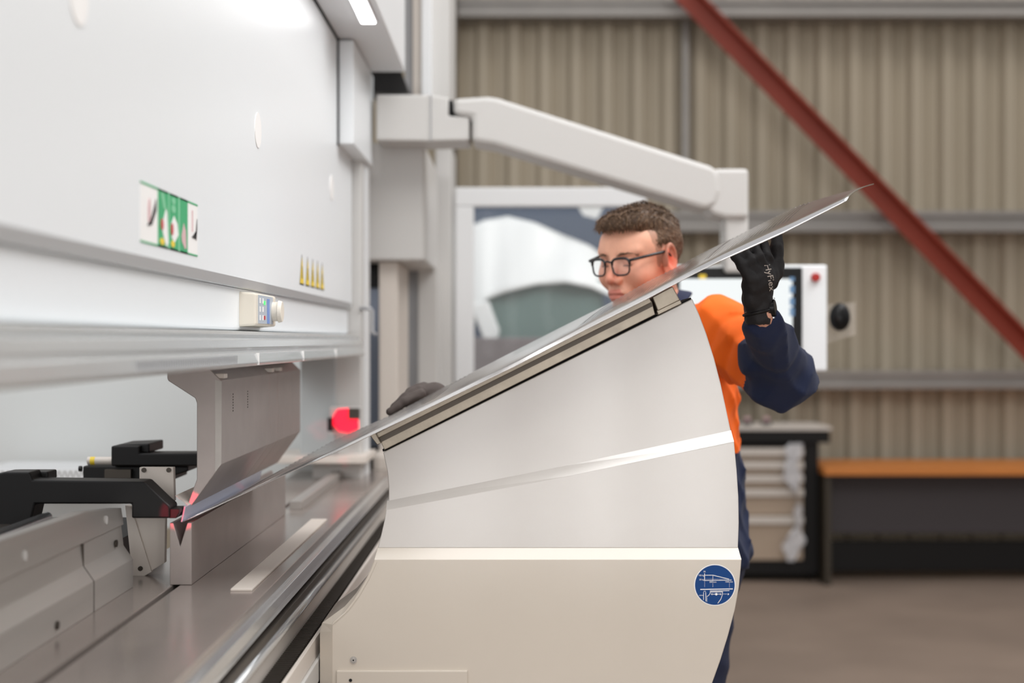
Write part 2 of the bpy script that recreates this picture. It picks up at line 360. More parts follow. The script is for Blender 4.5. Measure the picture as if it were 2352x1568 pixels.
k = MB().cyl((X1, 2.80, 1.557), (X1+.012, 2.80, 1.557), .019, n=32).cyl((X1+.012, 2.80, 1.557), (X1+.020, 2.80, 1.557), .022, .020, n=32)
k.build('rotary_knob', 'knob', cbo, bevel=.001)
# canopy with lamp, cover box
cn = MB().box(-.62, -.351, .9, 4.45, 2.34, 3.4).build('canopy', 'white', pb, bevel=.004)
lf = MB().box(-.412, -.368, 1.2, 3.74, 2.334, 2.345).build('lamp_housing', 'white', cn)
MB().box(-.408, -.372, 1.22, 3.73, 2.331, 2.336).build('lamp_strip', 'lamp', cn)
MB().box(-.52, -.455, 3.955, 4.50, 2.047, 2.335).build('cover_box', 'whiteb', pb, bevel=.003)
MB().box(XB-.004, XB+.004, .9, 4.30, 2.334, 2.3405).build('shadow_gap', 'void', pb)
MB().box(XB-.002, XB+.005, 3.948, 3.956, 2.043, 2.335).build('box_gap', 'void', pb)
MB().pprism([(850, 165), (922, 165), (936, 205), (936, 212), (850, 212)], 4.52, 4.9).build('cable_inlet', 'black', pb)
# beam end post and side frame
MB().box(-.62, -.47, 4.31, 4.36, 1.0, 2.34).build('guide_post', 'pale', pb, bevel=.006)
MB().box(-.60, -.466, 4.40, 4.50, .2, 2.05).build('guide_cover', 'white', pb, bevel=.006)
mb = MB().tube([(-.475, 4.305, 1.598), (-.445, 4.31, 1.597), (-.440, 4.31, 1.59), (-.440, 4.31, 1.525), (-.425, 4.31, 1.518)], .006, n=10)
mb.build('hydraulic_pipe', 'grey', pb, smooth=True)
# upper side frame bands
for a, b, m_, Y in ((930, 948, 'grey', 4.95), (948, 968, 'cream', 4.9), (968, 990, 'white', 4.86), (990, 1032, 'pale', 4.92)):
    MB().pbox(a, -700, b, 240, Y, Y+.5).build('side_frame_panel', m_, pb, bevel=.003)
# boom socket and hanging cabinet
MB().pbox(800, 328, 975, 598, 4.6, 5.38).build('hanging_cabinet', 'pale', pb, bevel=.008)
MB().pbox(1000, 330, 1036, 1050, 5.5, 5.9).build('rear_frame', 'pale', pb, bevel=.004)
MB().pbox(870, 600, 914, 1250, 4.65, 5.1).build('front_post', 'cream', pb, bevel=.006)
MB().pbox(840, 600, 876, 660, 4.78, 5.0).build('vent_opening', 'void', pb)
MB().pbox(836, 655, 876, 1150, 4.8, 5.0).build('side_recess', 'bluegrey', pb)
MB().pbox(914, 600, 965, 1200, 5.3, 5.6).build('recess_panel', 'grey', pb)
MB().pbox(960, 600, 1004, 1200, 5.25, 5.6).build('cabinet_leg', 'pale', pb, bevel=.004)
# interior behind the tools
MB().box(-2.6, -.50, 4.56, 4.6, .9, 1.60).build('inner_side_wall', mat('inner_wall_grey', (203, 206, 205), .5), pb)
MB().pbox(690, 820, 770, 1046, 4.3, 4.42).build('inner_panel', mat('inner_grey', (176, 181, 182), .5), pb, bevel=.003)
mb = MB().pbox(-60, 1079, 193, 1100, 4.2, 4.5); pr = mb.build('perforated_rail', 'white', pb)
mb = MB()
for i in range(17):
    for j in range(2): c = W(-20+i*13+j*6, 1085+j*8, 4.2); mb.cyl(c+Vector((0, .004, 0)), c-Vector((0, .0005, 0)), .004, n=8)
mb.build('rail_slots', 'dkst', pr)
MB().pbox(600, 1048, 842, 1064, 4.22, 4.5).build('end_ledge', 'cream', pb, bevel=.002)
MB().pbox(820, 1030, 876, 1078, 4.7, 4.8).build('cable_duct', 'black', pb)
# bed
ZB = 1.0844
bedm = MB()
bedm.prism([(-.574, ZB), (-.416, ZB), (-.416, .2), (-.574, .2)], .9, 4.6)
bedm.prism([(-.70, ZB), (-.586, ZB), (-.586, .2), (-.70, .2)], .9, 4.6)
bedm.prism([(-.60, ZB-.02), (-.56, ZB-.02), (-.56, .2), (-.60, .2)], .9, 4.6)
bed = bedm.build('bed', 'bed', pb, bevel=.0015)
MB().box(-.560, -.53, 3.5, 4.55, ZB, ZB+.02).build('bed_strip', 'steel', bed, bevel=.001)
MB().box(-.476, -.440, 2.36, 3.29, ZB, ZB+.004).build('reflection_strip', 'cream', bed, bevel=.001)  # cream strip raised on the bed to imitate a reflection
rail = MB()
rail.prism([(-.416, 1.070), (-.404, 1.066), (-.402, 1.050), (-.406, 1.046), (-.402, 1.040), (-.416, 1.036)], .9, 4.5)
rail.build('upper_rail', 'chrome', pb, bevel=.0008)
MB().prism([(-.416, 1.034), (-.398, 1.032), (-.396, 1.008), (-.416, 1.006)], .9, 4.5).build('guide_rail', 'dkst', pb, bevel=.001)
MB().cyl((-.396, .9, 1.012), (-.396, 4.5, 1.012), .008).build('linear_shaft', 'chrome', pb, smooth=True)
tr = MB(); tr.box(-.410, -.402, .9, 4.45, .9, .999); tr.box(-.402, -.358, .9, 4.45, .955, .960); tr.box(-.362, -.3555, .9, 4.45, .93, .975)
tr.build('rail_channel', 'cream', pb, bevel=.0008)
mb = MB()
for i in range(170): mb.box(-.396, -.368, 1.9+i*.0135, 1.9065+i*.0135, .960, .972)
mb.box(-.398, -.366, 1.85, 4.4, .958, .9625)
mb.build('toothed_rack', 'dkst', pb)
MB().box(-.3555, -.349, .9, 4.45, .90, .94).build('lower_cover', 'pale', pb, bevel=.002)
MB().box(-.416, -.352, .9, 4.6, .3, .92).build('bed_front', 'grey', pb, bevel=.002)
MB().box(-.47, -.27, 4.62, 4.9, .6, 1.14).build('end_cover', 'cream', pb, bevel=.02)
# rear plates with bevel
rp_ = MB(); v = []
for Y, zt_ in ((.9, 1.243), (1.75, 1.243), (2.2, 1.235), (2.4, 1.218)):
    v += [(x_, Y, z_) for x_, z_ in ((-.668, zt_), (-.664, 1.19), (-.668, 1.189), (-.664, 1.155), (-.648, 1.132), (-.648, ZB), (-.69, ZB), (-.69, zt_))]
rp_.poly(v, [tuple(range(8)), tuple(range(31, 23, -1))]+[(k*8+i, k*8+8+i, k*8+8+(i+1) % 8, k*8+(i+1) % 8) for k in range(3) for i in range(8)])
rpo = rp_.build('rear_plate', 'steel', pb, bevel=.001)
MB().prism([(-.6675, 1.2432), (-.68, 1.249), (-.70, 1.249), (-.70, 1.2432)], .9, 1.75).build('plate_top_edge', 'cream', rpo)
for X, Y, Z in ((-.664, 1.75, 1.155), (-.664, 2.35, 1.165), (-.648, 2.0, 1.10)): MB().cyl((X, Y, Z), (X+.003, Y, Z), .006, n=14).build('plate_screw', 'dkst', rpo)
for Y in (1.92, 2.30): MB().cyl((-.667, Y, 1.21), (-.6635, Y, 1.21), .007, n=14).build('plate_plug', 'pale', rpo)
MB().prism([(-.6632, 1.189), (-.6632, 1.155), (-.6472, 1.132), (-.6472, ZB), (-.66, ZB), (-.67, 1.189)], 2.176, 2.1775).build('plate_seam', 'dkst', rpo)
# white angled bracket beneath the back gauge
br = MB()
br.pprism([(320, 1073), (398, 1073), (400, 1150), (380, 1165), (378, 1292), (346, 1312), (300, 1165), (320, 1150)], 2.52, 2.535)
br.pprism([(287, 1160), (300, 1162), (348, 1313), (305, 1338)], 2.515, 2.53)
bro = br.build('gauge_bracket', 'cream', pb, bevel=.001)
mb = MB()
for a, b, Y in ((331, 1079, 2.52), (388, 1079, 2.52), (323, 1305, 2.515)):
    c = W(a, b, Y); MB().cyl(c+Vector((0, .004, 0)), c-Vector((0, .003, 0)), .0042, n=12).build('bracket_screw', 'dkst', bro)
# rear linear rail seen under the near finger
MB().box(-.86, -.72, .9, 2.36, 1.175, 1.196).build('gauge_rail', 'dkst', pb, bevel=.002)
MB().box(-1.6, -.72, .9, 2.9, 1.10, 1.14).build('gauge_deck', 'black', pb)
MB().cyl((-.78, 1.2, 1.207), (-.78, 2.36, 1.207), .009).build('gauge_shaft', 'chrome', pb, smooth=True)

# laser receiver
lr = thing('laser_receiver', W(794, 1000, 4.22), 'glowing red laser receiver at the far end of the press brake', 'sensor')
MB().pbox(757, 935, 760+66, 1000, 4.24, 4.29).build('housing', 'pale', lr, bevel=.003)
MB().pbox(800, 938, 824, 962, 4.21, 4.24).build('bracket', 'dkst', lr)
MB().pprism([(765, 955), (775, 940), (800, 937), (812, 950), (822, 958), (823, 985), (800, 994), (778, 990), (764, 975)], 4.225, 4.245).build('lens', 'lens', lr, bevel=.002)
MB().pbox(752, 960, 762, 990, 4.2, 4.24).build('connector', 'black', lr)
# laser beam lamp outside the left of frame
l = bpy.data.lights.new('laser_lamp', 'SPOT'); l.energy = 45; l.color = (1, .02, .07); l.spot_size = math.radians(3.4); l.spot_blend = .2; l.shadow_soft_size = .004
lo_ = bpy.data.objects.new('laser_lamp', l); COL.objects.link(lo_); lo_.location = (-.57, 1.35, 1.225)
lo_.rotation_euler = (Vector((-.573, 2.47, 1.207))-lo_.location).to_track_quat('-Z', 'Y').to_euler()

# ------------------------------------------------------------------ tools
YP = 2.47
def PZ(a, b): q = W(a, b, YP); return (q.x, q.z)
pp = [PZ(*q) for q in ((384, 868), (386, 874), (448, 914), (452, 925), (452, 1100), (430, 1160), (434, 1166), (440, 1160), (497, 1082), (508, 1066), (508, 874), (500, 866), (478, 844), (384, 844))]
segs = ((2.47, 2.95, 'front'), (2.952, 3.05, 'middle'), (3.052, 3.37, 'rear'))
labs = ('long steel punch segment nearest, clamped above the bent sheet', 'narrow steel punch segment between the two longer ones', 'rear steel punch segment furthest from the front of the machine')
for (y0, y1, nm), lb in zip(segs, labs):
    t = thing('press_punch', (-.54, y0, 1.21), lb, 'tool', 'punch segments under the beam')
    MB().prism(pp, y0, y1).build('punch_body', 'tool', t, bevel=.0012)
    if nm == 'front': MB().pprism([(494, 872), (509, 876), (508, 1066), (494, 1084)], 2.4685, 2.471).build('ground_edge', 'steel', t)
    bx = [W(489, 868, YP).x, W(512, 868, YP).x]; zt = PZ(0, 866)[1]
    MB().box(bx[0], bx[1]+.002, y0+.004, y0+.03, zt-.002, zt+.006).build('release_button', 'cream', t, bevel=.001)
    if nm != 'middle':
        for yy in ((y0+.10, y0+.24) if nm == 'front' else ()):
            mb = MB()
            for i in range(7): mb.box(PZ(508, 0)[0], PZ(508, 0)[0]+.0004, yy, yy+.006, 1.372+i*.005, 1.3745+i*.005)
            mb.build('engraved_number', 'dkst', t)
# die with V groove
YD = 2.42
def DZ(a, b): q = W(a, b, YD); return (q.x, q.z)
die = thing('press_die', (-.573, YD, ZB), 'steel V-groove die standing on the press brake bed', 'tool')
dp = [DZ(390, 1343), (DZ(390, 1343)[0], 1.190), (-.5855, 1.190), (-.5735, 1.150), (-.5610, 1.190), (DZ(440, 1200)[0], 1.190), DZ(440, 1343)]
dp = [(a, max(b, ZB+.0003)) for a, b in dp]
MB().prism(dp, YD, 3.40).build('die_body', 'tool', die, bevel=.0008)
# ------------------------------------------------------------------ back gauge fingers
fg = thing('backgauge_finger', W(60, 1190, 2.42), 'near black back gauge finger with sloped nose touching the sheet', 'stop finger', 'back gauge stops')
mb = MB()
mb.pprism([(-40, 1095), (10, 1084), (68, 1084), (74, 1102), (330, 1106), (376, 1150), (390, 1162), (390, 1190), (302, 1190), (302, 1157), (80, 1157), (70, 1200), (-40, 1216)], 2.40, 2.455)
mb.build('finger_body', 'black', fg, bevel=.003)
MB().pprism([(8, 1096), (20, 1083), (110, 1083), (110, 1104), (70, 1108), (8, 1108)], 2.45, 2.50).build('clamp_block', 'black', fg, bevel=.003)
MB().pprism([(326, 1104), (380, 1140), (381, 1160), (366, 1150)], 2.455, 2.48).build('nose_rib', 'black', fg, bevel=.002)
MB().pprism([(388, 1168), (412, 1168), (412, 1176), (404, 1190), (388, 1190)], 2.405, 2.45).build('stop_tip', 'black', fg, bevel=.001)
fg2 = thing('backgauge_finger', W(300, 1075, 3.0), 'far black back gauge finger with raised block behind the punch', 'stop finger', 'back gauge stops')
mb = MB().pprism([(255, 1024), (320, 1024), (320, 1041), (455, 1041), (455, 1070), (255, 1070)], 2.98, 3.05)
mb.build('finger_body', 'black', fg2, bevel=.003)
MB().pprism([(268, 1021), (343, 1018), (343, 1040), (268, 1040)], 3.0, 3.12).build('clamp_block', 'black', fg2, bevel=.003)
cr = MB().pprism([(190, 1070), (400, 1070), (432, 1070), (432, 1082), (400, 1092), (400, 1102), (190, 1102)], 3.0, 3.12).build('carriage', 'black', fg2, bevel=.003)
MB().pbox(240, 1078, 300, 1098, 2.985, 3.0).build('carriage_recess', 'dkst', cr)
mb = MB(); c = W(188, 1076, 3.02); mb.cyl(c, c+Vector((-.006, 0, 0)), .006); mb.build('knob', 'black', cr)
c1 = W(202, 1058, 3.02); c2 = W(258, 1058, 3.02)
ac = MB().cyl(c1, c2, .0085, n=24).build('air_cylinder', 'cream', fg2, smooth=False)
MB().cyl(c1+Vector((.006, 0, 0)), c1+Vector((.016, 0, 0)), .0088, n=24).build('yellow_label', 'yellow', ac)

# ================================================================== SUPPORT ARM
sa = thing('bending_support', W(1200, 1568, 2.55)*1.0, 'large white bending support arm with curved back and angled top rail', 'support arm')
sa.location = (0, 2.58, 0)
off = sa.location
right_top = [(1590, 686), (1606, 722), (1622, 765), (1640, 822), (1655, 880), (1668, 940), (1679, 992)]
right_mid = [(1679, 992), (1686, 1028), (1692, 1080), (1696, 1140), (1697, 1200), (1695, 1257)]
mb = MB()
def arm_seg(mb, outl, Y, Yb, mi=0): mb.pprism(outl, Y, Yb, mi)
# upper fan panel
top = MB(); top.pprism([(880, 1038)]+right_top+[(1300, 1072), (893, 1152), (893, 1120), (890, 1085)], 2.516, 2.67)
top.build('fan_panel', 'armw', sa, bevel=.0015)
mid = MB(); Ym = 2.502
def band(mbx, up, lo, Yu, Yl, Yback):     # sloped ledge strip between two outlines
    n = len(up); v = [W(a, b, Yu) for a, b in up]+[W(a, b, Yl) for a, b in lo]; vb = [Vector((q.x, Yback, q.z)) for q in v]
    f = [(i, i+1, n+i+1, n+i) for i in range(n-1)]+[(2*n+i, 3*n+i, 3*n+i+1, 2*n+i+1) for i in range(n-1)]
    f += [(i, 2*n+i, 2*n+i+1, i+1) for i in range(n-1)]+[(n+i, n+i+1, 3*n+i+1, 3*n+i) for i in range(n-1)]
    f += [(0, n, 3*n, 2*n), (n-1, 3*n-1, 4*n-1, 2*n-1)]
    mbx.poly(v+vb, f)
band(mid, [(889, 1150), (1300, 1069), (1679, 988)], [(887, 1171), (1300, 1094), (1686, 1014)], 2.516, 2.502, 2.66)
mid.build('ledge_strip', 'armw', sa)
MB().pprism([(887, 1170), (1300, 1093), (1686, 1014), (1692, 1080), (1696, 1140), (1697, 1200), (1695, 1258), (868, 1258), (876, 1226), (883, 1195)], 2.502, 2.665).build('middle_panel', 'armw', sa, bevel=.0012)
mb = MB(); band(mb, [(868, 1257), (1300, 1257), (1695, 1257)], [(860, 1285), (1300, 1285), (1703, 1285)], 2.503, 2.487, 2.67)
mb.build('ledge_strip', 'armb', sa)
low = [(860, 1284), (1703, 1284), (1702, 1300), (1697, 1350), (1688, 1400), (1672, 1460), (1655, 1515), (1636, 1568), (1600, 1650), (1560, 1720), (1400, 1900), (1300, 2700), (762, 2700), (762, 1430), (790, 1406), (812, 1378), (836, 1338), (850, 1310)]
MB().pprism(low, 2.487, 2.68).build('lower_housing', 'armb', sa, bevel=.0015)
side = MB()
path = [(862, 1287), (842, 1326), (818, 1362), (792, 1392), (762, 1414), (740, 1430), (735, 1450), (735, 2700)]
inner = [(866, 1290), (848, 1330), (826, 1368), (802, 1400), (776, 1424), (764, 1434), (763, 1450), (763, 2700)]
n = len(path); v = [W(a, b, 2.50) for a, b in path]+[W(a, b, 2.486) for a, b in inner]; vb = [Vector((q.x, 2.69, q.z)) for q in v]
f = [(i, i+1, n+i+1, n+i) for i in range(n-1)]+[(2*n+i, 3*n+i, 3*n+i+1, 2*n+i+1) for i in range(n-1)]+[(i, 2*n+i, 2*n+i+1, i+1) for i in range(n-1)]+[(n+i, n+i+1, 3*n+i+1, 3*n+i) for i in range(n-1)]
side.poly(v+vb, f); side.build('side_flange', 'armb', sa)
MB().pprism([(772, 1540), (1074, 1540), (1074, 1700), (772, 1700)], 2.481, 2.49).build('access_plate', 'armb', sa, bevel=.002)
c = W(805, 1562, 2.48); MB().cyl(c-Vector((0, .0006, 0)), c+Vector((0, .002, 0)), .0028).build('plate_hole', 'void', sa)
c = W(812, 1515, 2.487)
sc = MB().cyl(c, c-Vector((0, .0015, 0)), .0062, n=28).cyl(c-Vector((0, .0015, 0)), c-Vector((0, .003, 0)), .0042, .0036, n=24).build('screw', 'steel', sa)
MB().cyl(c-Vector((0, .003, 0)), c-Vector((0, .0032, 0)), .0016, n=6).build('socket', 'void', sc)
c = W(1703, 1275, 2.49)
mb = MB().pprism([(1026, 1277), (1032, 1277), (1032, 1281), (1026, 1281)], 2.4865, 2.489); 
# seam shadow gap beneath rail and rail parts
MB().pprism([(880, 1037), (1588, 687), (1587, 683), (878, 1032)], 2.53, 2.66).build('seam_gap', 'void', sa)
MB().pprism([(869, 1003), (883, 1033), (1505, 722), (1497, 690), (1180, 846)], 2.494, 2.67).build('lower_rail', 'barst', sa, bevel=.001)
MB().pprism([(869, 1004), (874, 1016), (1500, 703), (1495, 692)], 2.4925, 2.5).build('rail_slot', 'dkst', sa)
MB().pprism([(862, 996), (868, 1006), (1497, 694), (1490, 682), (1180, 834)], 2.484, 2.66).build('upper_rail', 'barst', sa, bevel=.001)
MB().pprism([(850, 1000), (866, 1021), (875, 1018), (862, 993)], 2.47, 2.66).build('rail_end_cap', 'barst', sa, bevel=.001)
MB().pprism([(1498, 682), (1545, 657), (1562, 689), (1511, 714)], 2.488, 2.67).build('rail_block', 'barst', sa, bevel=.0015)
MB().pprism([(1508, 713), (1562, 688), (1566, 697), (1512, 723)], 2.491, 2.67).build('block_foot', 'barst', sa, bevel=.001)
# round load sticker
def Q(zx, zy, Y=2.4864): return W(1570+zx/11.2, 1270+zy/11.2, Y)
YS = 2.4868
c = Q(806, 818, YS)
st = MB().cyl(c+Vector((0, .0006, 0)), c, .0362, n=64).build('load_sticker', 'paper', sa); st['label'] = 'round blue load diagram sticker'
MB().cyl(c, c-Vector((0, .0003, 0)), .0347, n=64).build('blue_face', 'blue', st)
ln = MB(); YL = YS-.0004
def line(x0, y0, x1, y1, wpx=12, dash=False):
    a = Q(x0, y0, YL); b = Q(x1, y1, YL); d_ = (b-a); L = d_.length; d_.normalize(); nrm = Vector((-d_.z, 0, d_.x))*(wpx/11.2*YL/FPX/2)
    segl = [(0, L)] if not dash else [(t*.0024, t*.0024+.0013) for t in range(int(L/.0024))]
    for s0, s1 in segl:
        p = a+d_*s0; q_ = a+d_*s1; ln.prism([((p+nrm).x, (p+nrm).z), ((q_+nrm).x, (q_+nrm).z), ((q_-nrm).x, (q_-nrm).z), ((p-nrm).x, (p-nrm).z)], YL-.0002, YL+.0002)
line(540, 520, 540, 705, 16); line(540, 702, 1235, 692, 14); line(545, 566, 760, 566, 14); line(760, 566, 1175, 668, 16); line(755, 570, 755, 702, 8)
line(545, 668, 1175, 664, 6, True); line(542, 705, 542, 915, 7, True); line(755, 705, 755, 915, 7, True); line(1180, 750, 1180, 915, 7, True)
line(430, 932, 1265, 918, 22); line(680, 968, 1010, 962, 10); line(680, 985, 1010, 980, 10); line(680, 1002, 1010, 998, 10); line(1010, 965, 1180, 962, 14)
line(520, 975, 565, 975, 8); line(515, 1010, 515, 1200, 12); line(570, 1010, 575, 1235, 14); line(600, 1100, 600, 1250, 8); line(515, 1012, 530, 975, 8); line(570, 1012, 556, 975, 8)
line(405, 1085, 510, 1085, 10); line(690, 1010, 665, 1065, 12); line(665, 1065, 620, 1105, 12); line(600, 1105, 622, 1105, 10)
line(1005, 1000, 995, 1080, 12); line(995, 1080, 960, 1180, 12); line(960, 1180, 880, 1290, 14); line(720, 1055, 960, 1050, 12); line(1020, 1050, 1140, 1050, 10, True)
for (x0, s_) in ((700, 1), (980, -1), (1175, -1)):
    p = [Q(x0, 1052, YL), Q(x0+s_*38, 1028, YL), Q(x0+s_*38, 1078, YL)]; ln.prism([(q.x, q.z) for q in p], YL-.0002, YL+.0002)
p = [Q(1245, 690, YL), Q(1212, 675, YL), Q(1212, 707, YL)]; ln.prism([(q.x, q.z) for q in p], YL-.0002, YL+.0002)
c = Q(842, 1054, YL); ln.cyl(c+Vector((0, .0002, 0)), c-Vector((0, .0003, 0)), .0021, n=20)
ln.build('diagram_lines', 'paper', st)
for tx, zx, zy, sz in (('M', 540, 478, 55), ('100 kg', 455, 572, 48), ('20 kg', 465, 680, 48), ('500 mm', 755, 742, 48), ('1500 mm', 1170, 736, 46)):
    q = Q(zx, zy, YL-.0002); size = sz/11.2*YL/FPX*1.15
    text_mesh(tx, size, Matrix.Translation(q)@Matrix.Rotation(PI/2, 4, 'X'), 'diagram_text', 'paper', st, .0001)

# ================================================================== SHEET
fr = np.array([(418, 1199), (620, 1105), (773, 1037), (867, 992), (1010, 924), (1180, 842), (1350, 754), (1486, 686), (1588, 632), (1650, 601), (1724, 568), (1798, 535), (1944, 461), (2005, 430)], float)
rr_ = np.array([(560, 1122), (630, 1088), (763, 1013), (890, 957), (942, 930), (1030, 884), (1180, 807), (1275, 759), (1343, 725), (1394, 700), (1486, 648), (1554, 614), (1613, 582), (1724, 527), (1798, 490), (1835, 472), (1909, 450), (1960, 436), (2008, 422)], float)
Y0, Y1 = 2.43, 2.98
NU, NV = 120, 10
V = []; UV = []
for i in range(NU+1):
    t = i/NU
    xf = -.573+t*(.562+.573); xr = -.573+t*(.747+.573)
    pf = CX+xf*FPX/Y0; pr_ = CX+xr*FPX/Y1
    zf = EYE-(np.interp(pf, fr[:, 0], fr[:, 1])-CY)*Y0/FPX; zr = EYE-(np.interp(pr_, rr_[:, 0], rr_[:, 1])-CY)*Y1/FPX
    for j in range(NV+1):
        s_ = j/NV; V.append((xf+(xr-xf)*s_, Y0+(Y1-Y0)*s_, zf+(zr-zf)*(s_**.8))); UV.append((t*1.27, s_*.55))
F_ = [(i*(NV+1)+j, (i+1)*(NV+1)+j, (i+1)*(NV+1)+j+1, i*(NV+1)+j+1) for i in range(NU) for j in range(NV)]
sh = thing('sheet_metal', (0, 2.43, 1.19), 'long thin perforated steel sheet sloping up from the die into the worker\'s gloved hands', 'metal sheet')
def sheet_mat():
    m = bpy.data.materials.new('perforated_sheet'); m.use_nodes = True; t = m.node_tree; b = t.nodes['Principled BSDF']; N = t.nodes.new; L = t.links.new
    b.inputs['Base Color'].default_value = lin((196, 194, 193)); b.inputs['Metallic'].default_value = .92; b.inputs['Roughness'].default_value = .17
    uv = N('ShaderNodeTexCoord').outputs['UV']
    vo = N('ShaderNodeTexVoronoi'); vo.inputs['Scale'].default_value = 1/.009; vo.inputs['Randomness'].default_value = 0; L(uv, vo.inputs['Vector'])
    lt = N('ShaderNodeMath'); lt.operation = 'LESS_THAN'; lt.inputs[1].default_value = .36; L(vo.outputs['Distance'], lt.inputs[0])
    sx = N('ShaderNodeSeparateXYZ'); L(uv, sx.inputs[0])
    rmp = N('ShaderNodeValToRGB'); rmp.color_ramp.interpolation = 'CONSTANT'
    mrr = N('ShaderNodeMath'); mrr.operation = 'DIVIDE'; mrr.inputs[1].default_value = 1.27; L(sx.outputs[0], mrr.inputs[0]); L(mrr.outputs[0], rmp.inputs[0])
    els = [(0, 0), (.06, 1), (.36, 0), (.58, 1), (.74, 0), (.77, 1), (.90, 0)]
    ce = rmp.color_ramp.elements; ce[0].position = 0; ce[0].color = (0, 0, 0, 1); ce[1].position = .06; ce[1].color = (1, 1, 1, 1)
    for p, c in els[2:]: q = ce.new(p); q.color = (c, c, c, 1)
    ml = N('ShaderNodeMath'); ml.operation = 'MULTIPLY'; L(lt.outputs[0], ml.inputs[0]); L(rmp.outputs[0], ml.inputs[1])
    g = N('ShaderNodeMath'); g.operation = 'GREATER_THAN'; g.inputs[1].default_value = .11; L(sx.outputs[1], g.inputs[0])
    m2 = N('ShaderNodeMath'); m2.operation = 'MULTIPLY'; L(ml.outputs[0], m2.inputs[0]); L(g.outputs[0], m2.inputs[1])
    inv = N('ShaderNodeMath'); inv.operation = 'SUBTRACT'; inv.inputs[0].default_value = 1; L(m2.outputs[0], inv.inputs[1]); L(inv.outputs[0], b.inputs['Alpha'])
    n = N('ShaderNodeTexNoise'); n.inputs['Scale'].default_value = 7; L(uv, n.inputs['Vector']); bp = N('ShaderNodeBump'); bp.inputs['Strength'].default_value = .25; bp.inputs['Distance'].default_value = .004
    L(n.outputs['Fac'], bp.inputs['Height']); L(bp.outputs[0], b.inputs['Normal']); return m
M['sheet'] = sheet_mat()
mb = MB(); mb.poly(V, F_); so = mb.build('sheet_panel', 'sheet', sh, smooth=True)
uvl = so.data.uv_layers.new(name='UVMap')
for lp in so.data.loops: uvl.data[lp.index].uv = UV[lp.vertex_index]
sd = so.modifiers.new('thick', 'SOLIDIFY'); sd.thickness = .0016; sd.offset = 0
# bent-up flange along the die
fl = MB(); fl.prism([(-.5745, 1.1905), (-.5715, 1.1905), (-.566, 1.2165), (-.569, 1.218)], Y0-.002, 3.16)
fl.build('bent_flange', mat('flange_reflective', (186, 190, 206), .25, .35), sh, bevel=.0006)
fl = MB(); fl.prism([(-.569, 1.218), (-.566, 1.2165), (-.588, 1.232), (-.589, 1.2335)], Y0+.02, 3.1); fl.build('return_lip', 'cream', sh)

# ================================================================== CONSOLE ARM
cs = thing('operator_console', W(1720, 850, 4.5), 'pale swing arm holding a white operator console with large lit screen', 'control panel')
mb = MB(); mb.pprism([(864, 217), (990, 217), (1030, 224), (1030, 266), (1078, 268), (1078, 322), (985, 324), (864, 322)], 4.42, 4.62); mb.build('arm_base', 'pale', cs, bevel=.006)
mb = MB(); mb.pbox(988, 218, 991, 324, 4.417, 4.43); mb.build('base_seam', 'grey', cs)
MB().pprism([(1030, 230), (1040, 230), (1040, 264), (1080, 268), (1080, 316), (1072, 316), (1072, 272), (1030, 270)], 4.44, 4.6).build('joint_gap', 'void', cs)
bo = MB(); bo.pprism([(1042, 226), (1120, 221), (1142, 224), (1640, 383), (1652, 400), (1655, 440), (1645, 470), (1620, 480), (1135, 332), (1084, 324), (1084, 268), (1042, 262)], 4.41, 4.60)
bo.build('boom', 'pale', cs, bevel=.016)
MB().pprism([(1640, 387), (1720, 387), (1720, 500), (1668, 500), (1640, 492), (1625, 478)], 4.42, 4.60).build('boom_end', 'pale', cs, bevel=.012)
MB().pbox(1667, 480, 1720, 625, 4.44, 4.58).build('drop_tube', 'pale', cs, bevel=.01)
c1 = W(1642, 380, 4.5); c2 = W(1642, 484, 4.5)
MB().cyl(W(1612, 400, 4.5), W(1612, 470, 4.5), .07, n=32).build('pivot', 'pale', cs, smooth=False)
bd = MB().pbox(1545, 608, 1900, 852, 4.5, 4.58).build('console_body', 'whiteb', cs, bevel=.006)
MB().pbox(1552, 614, 1843, 846, 4.492, 4.51).build('bezel', 'blackg', bd, bevel=.002)
sc_ = MB().pbox(1562, 640, 1820, 838, 4.488, 4.50).build('screen', 'screen', bd)
mb = MB()
for i, y in enumerate((636, 656, 664, 684, 692, 706, 716)):
    mb.pbox(1814, y, 1825, y+9, 4.485, 4.492)
mb.build('screen_icons', 'screeni', bd)
mb = MB().pbox(1606, 630, 1622, 640, 4.484, 4.489); mb.build('yellow_icon', 'yellow', bd)
c = W(1872, 637, 4.5); MB().cyl(c, c-Vector((0, .018, 0)), .014, n=28).build('stop_button', mat('red_button', (170, 30, 24), .35), bd, bevel=.003)
MB().pprism([(1895, 700), (1965, 694), (1966, 768), (1895, 790)], 4.572, 4.58).build('mouse_shelf', mat('clear_shelf', (216, 208, 198), .3, alpha=.18), cs)
# computer mouse
mo = W(1929, 733, 4.54)
ms = thing('computer_mouse', mo, 'black computer mouse held upright beside the console', 'mouse')
R_ = None
vts, fcs = nets(lambda P: smax(ell(P, (mo.x, mo.y, mo.z), (.038, .028, .054)), ell(P, (mo.x, mo.y, mo.z+.012), (.040, .04, .05)), .02), (mo.x-.05, mo.y-.04, mo.z-.06), (mo.x+.05, mo.y+.04, mo.z+.07), .003)
np_obj('mouse_body', [(vts, fcs)], 'blackg', ms)
MB().box(mo.x-.003, mo.x+.003, mo.y-.031, mo.y-.02, mo.z+.01, mo.z+.035).build('scroll_wheel', 'black', ms, bevel=.001)

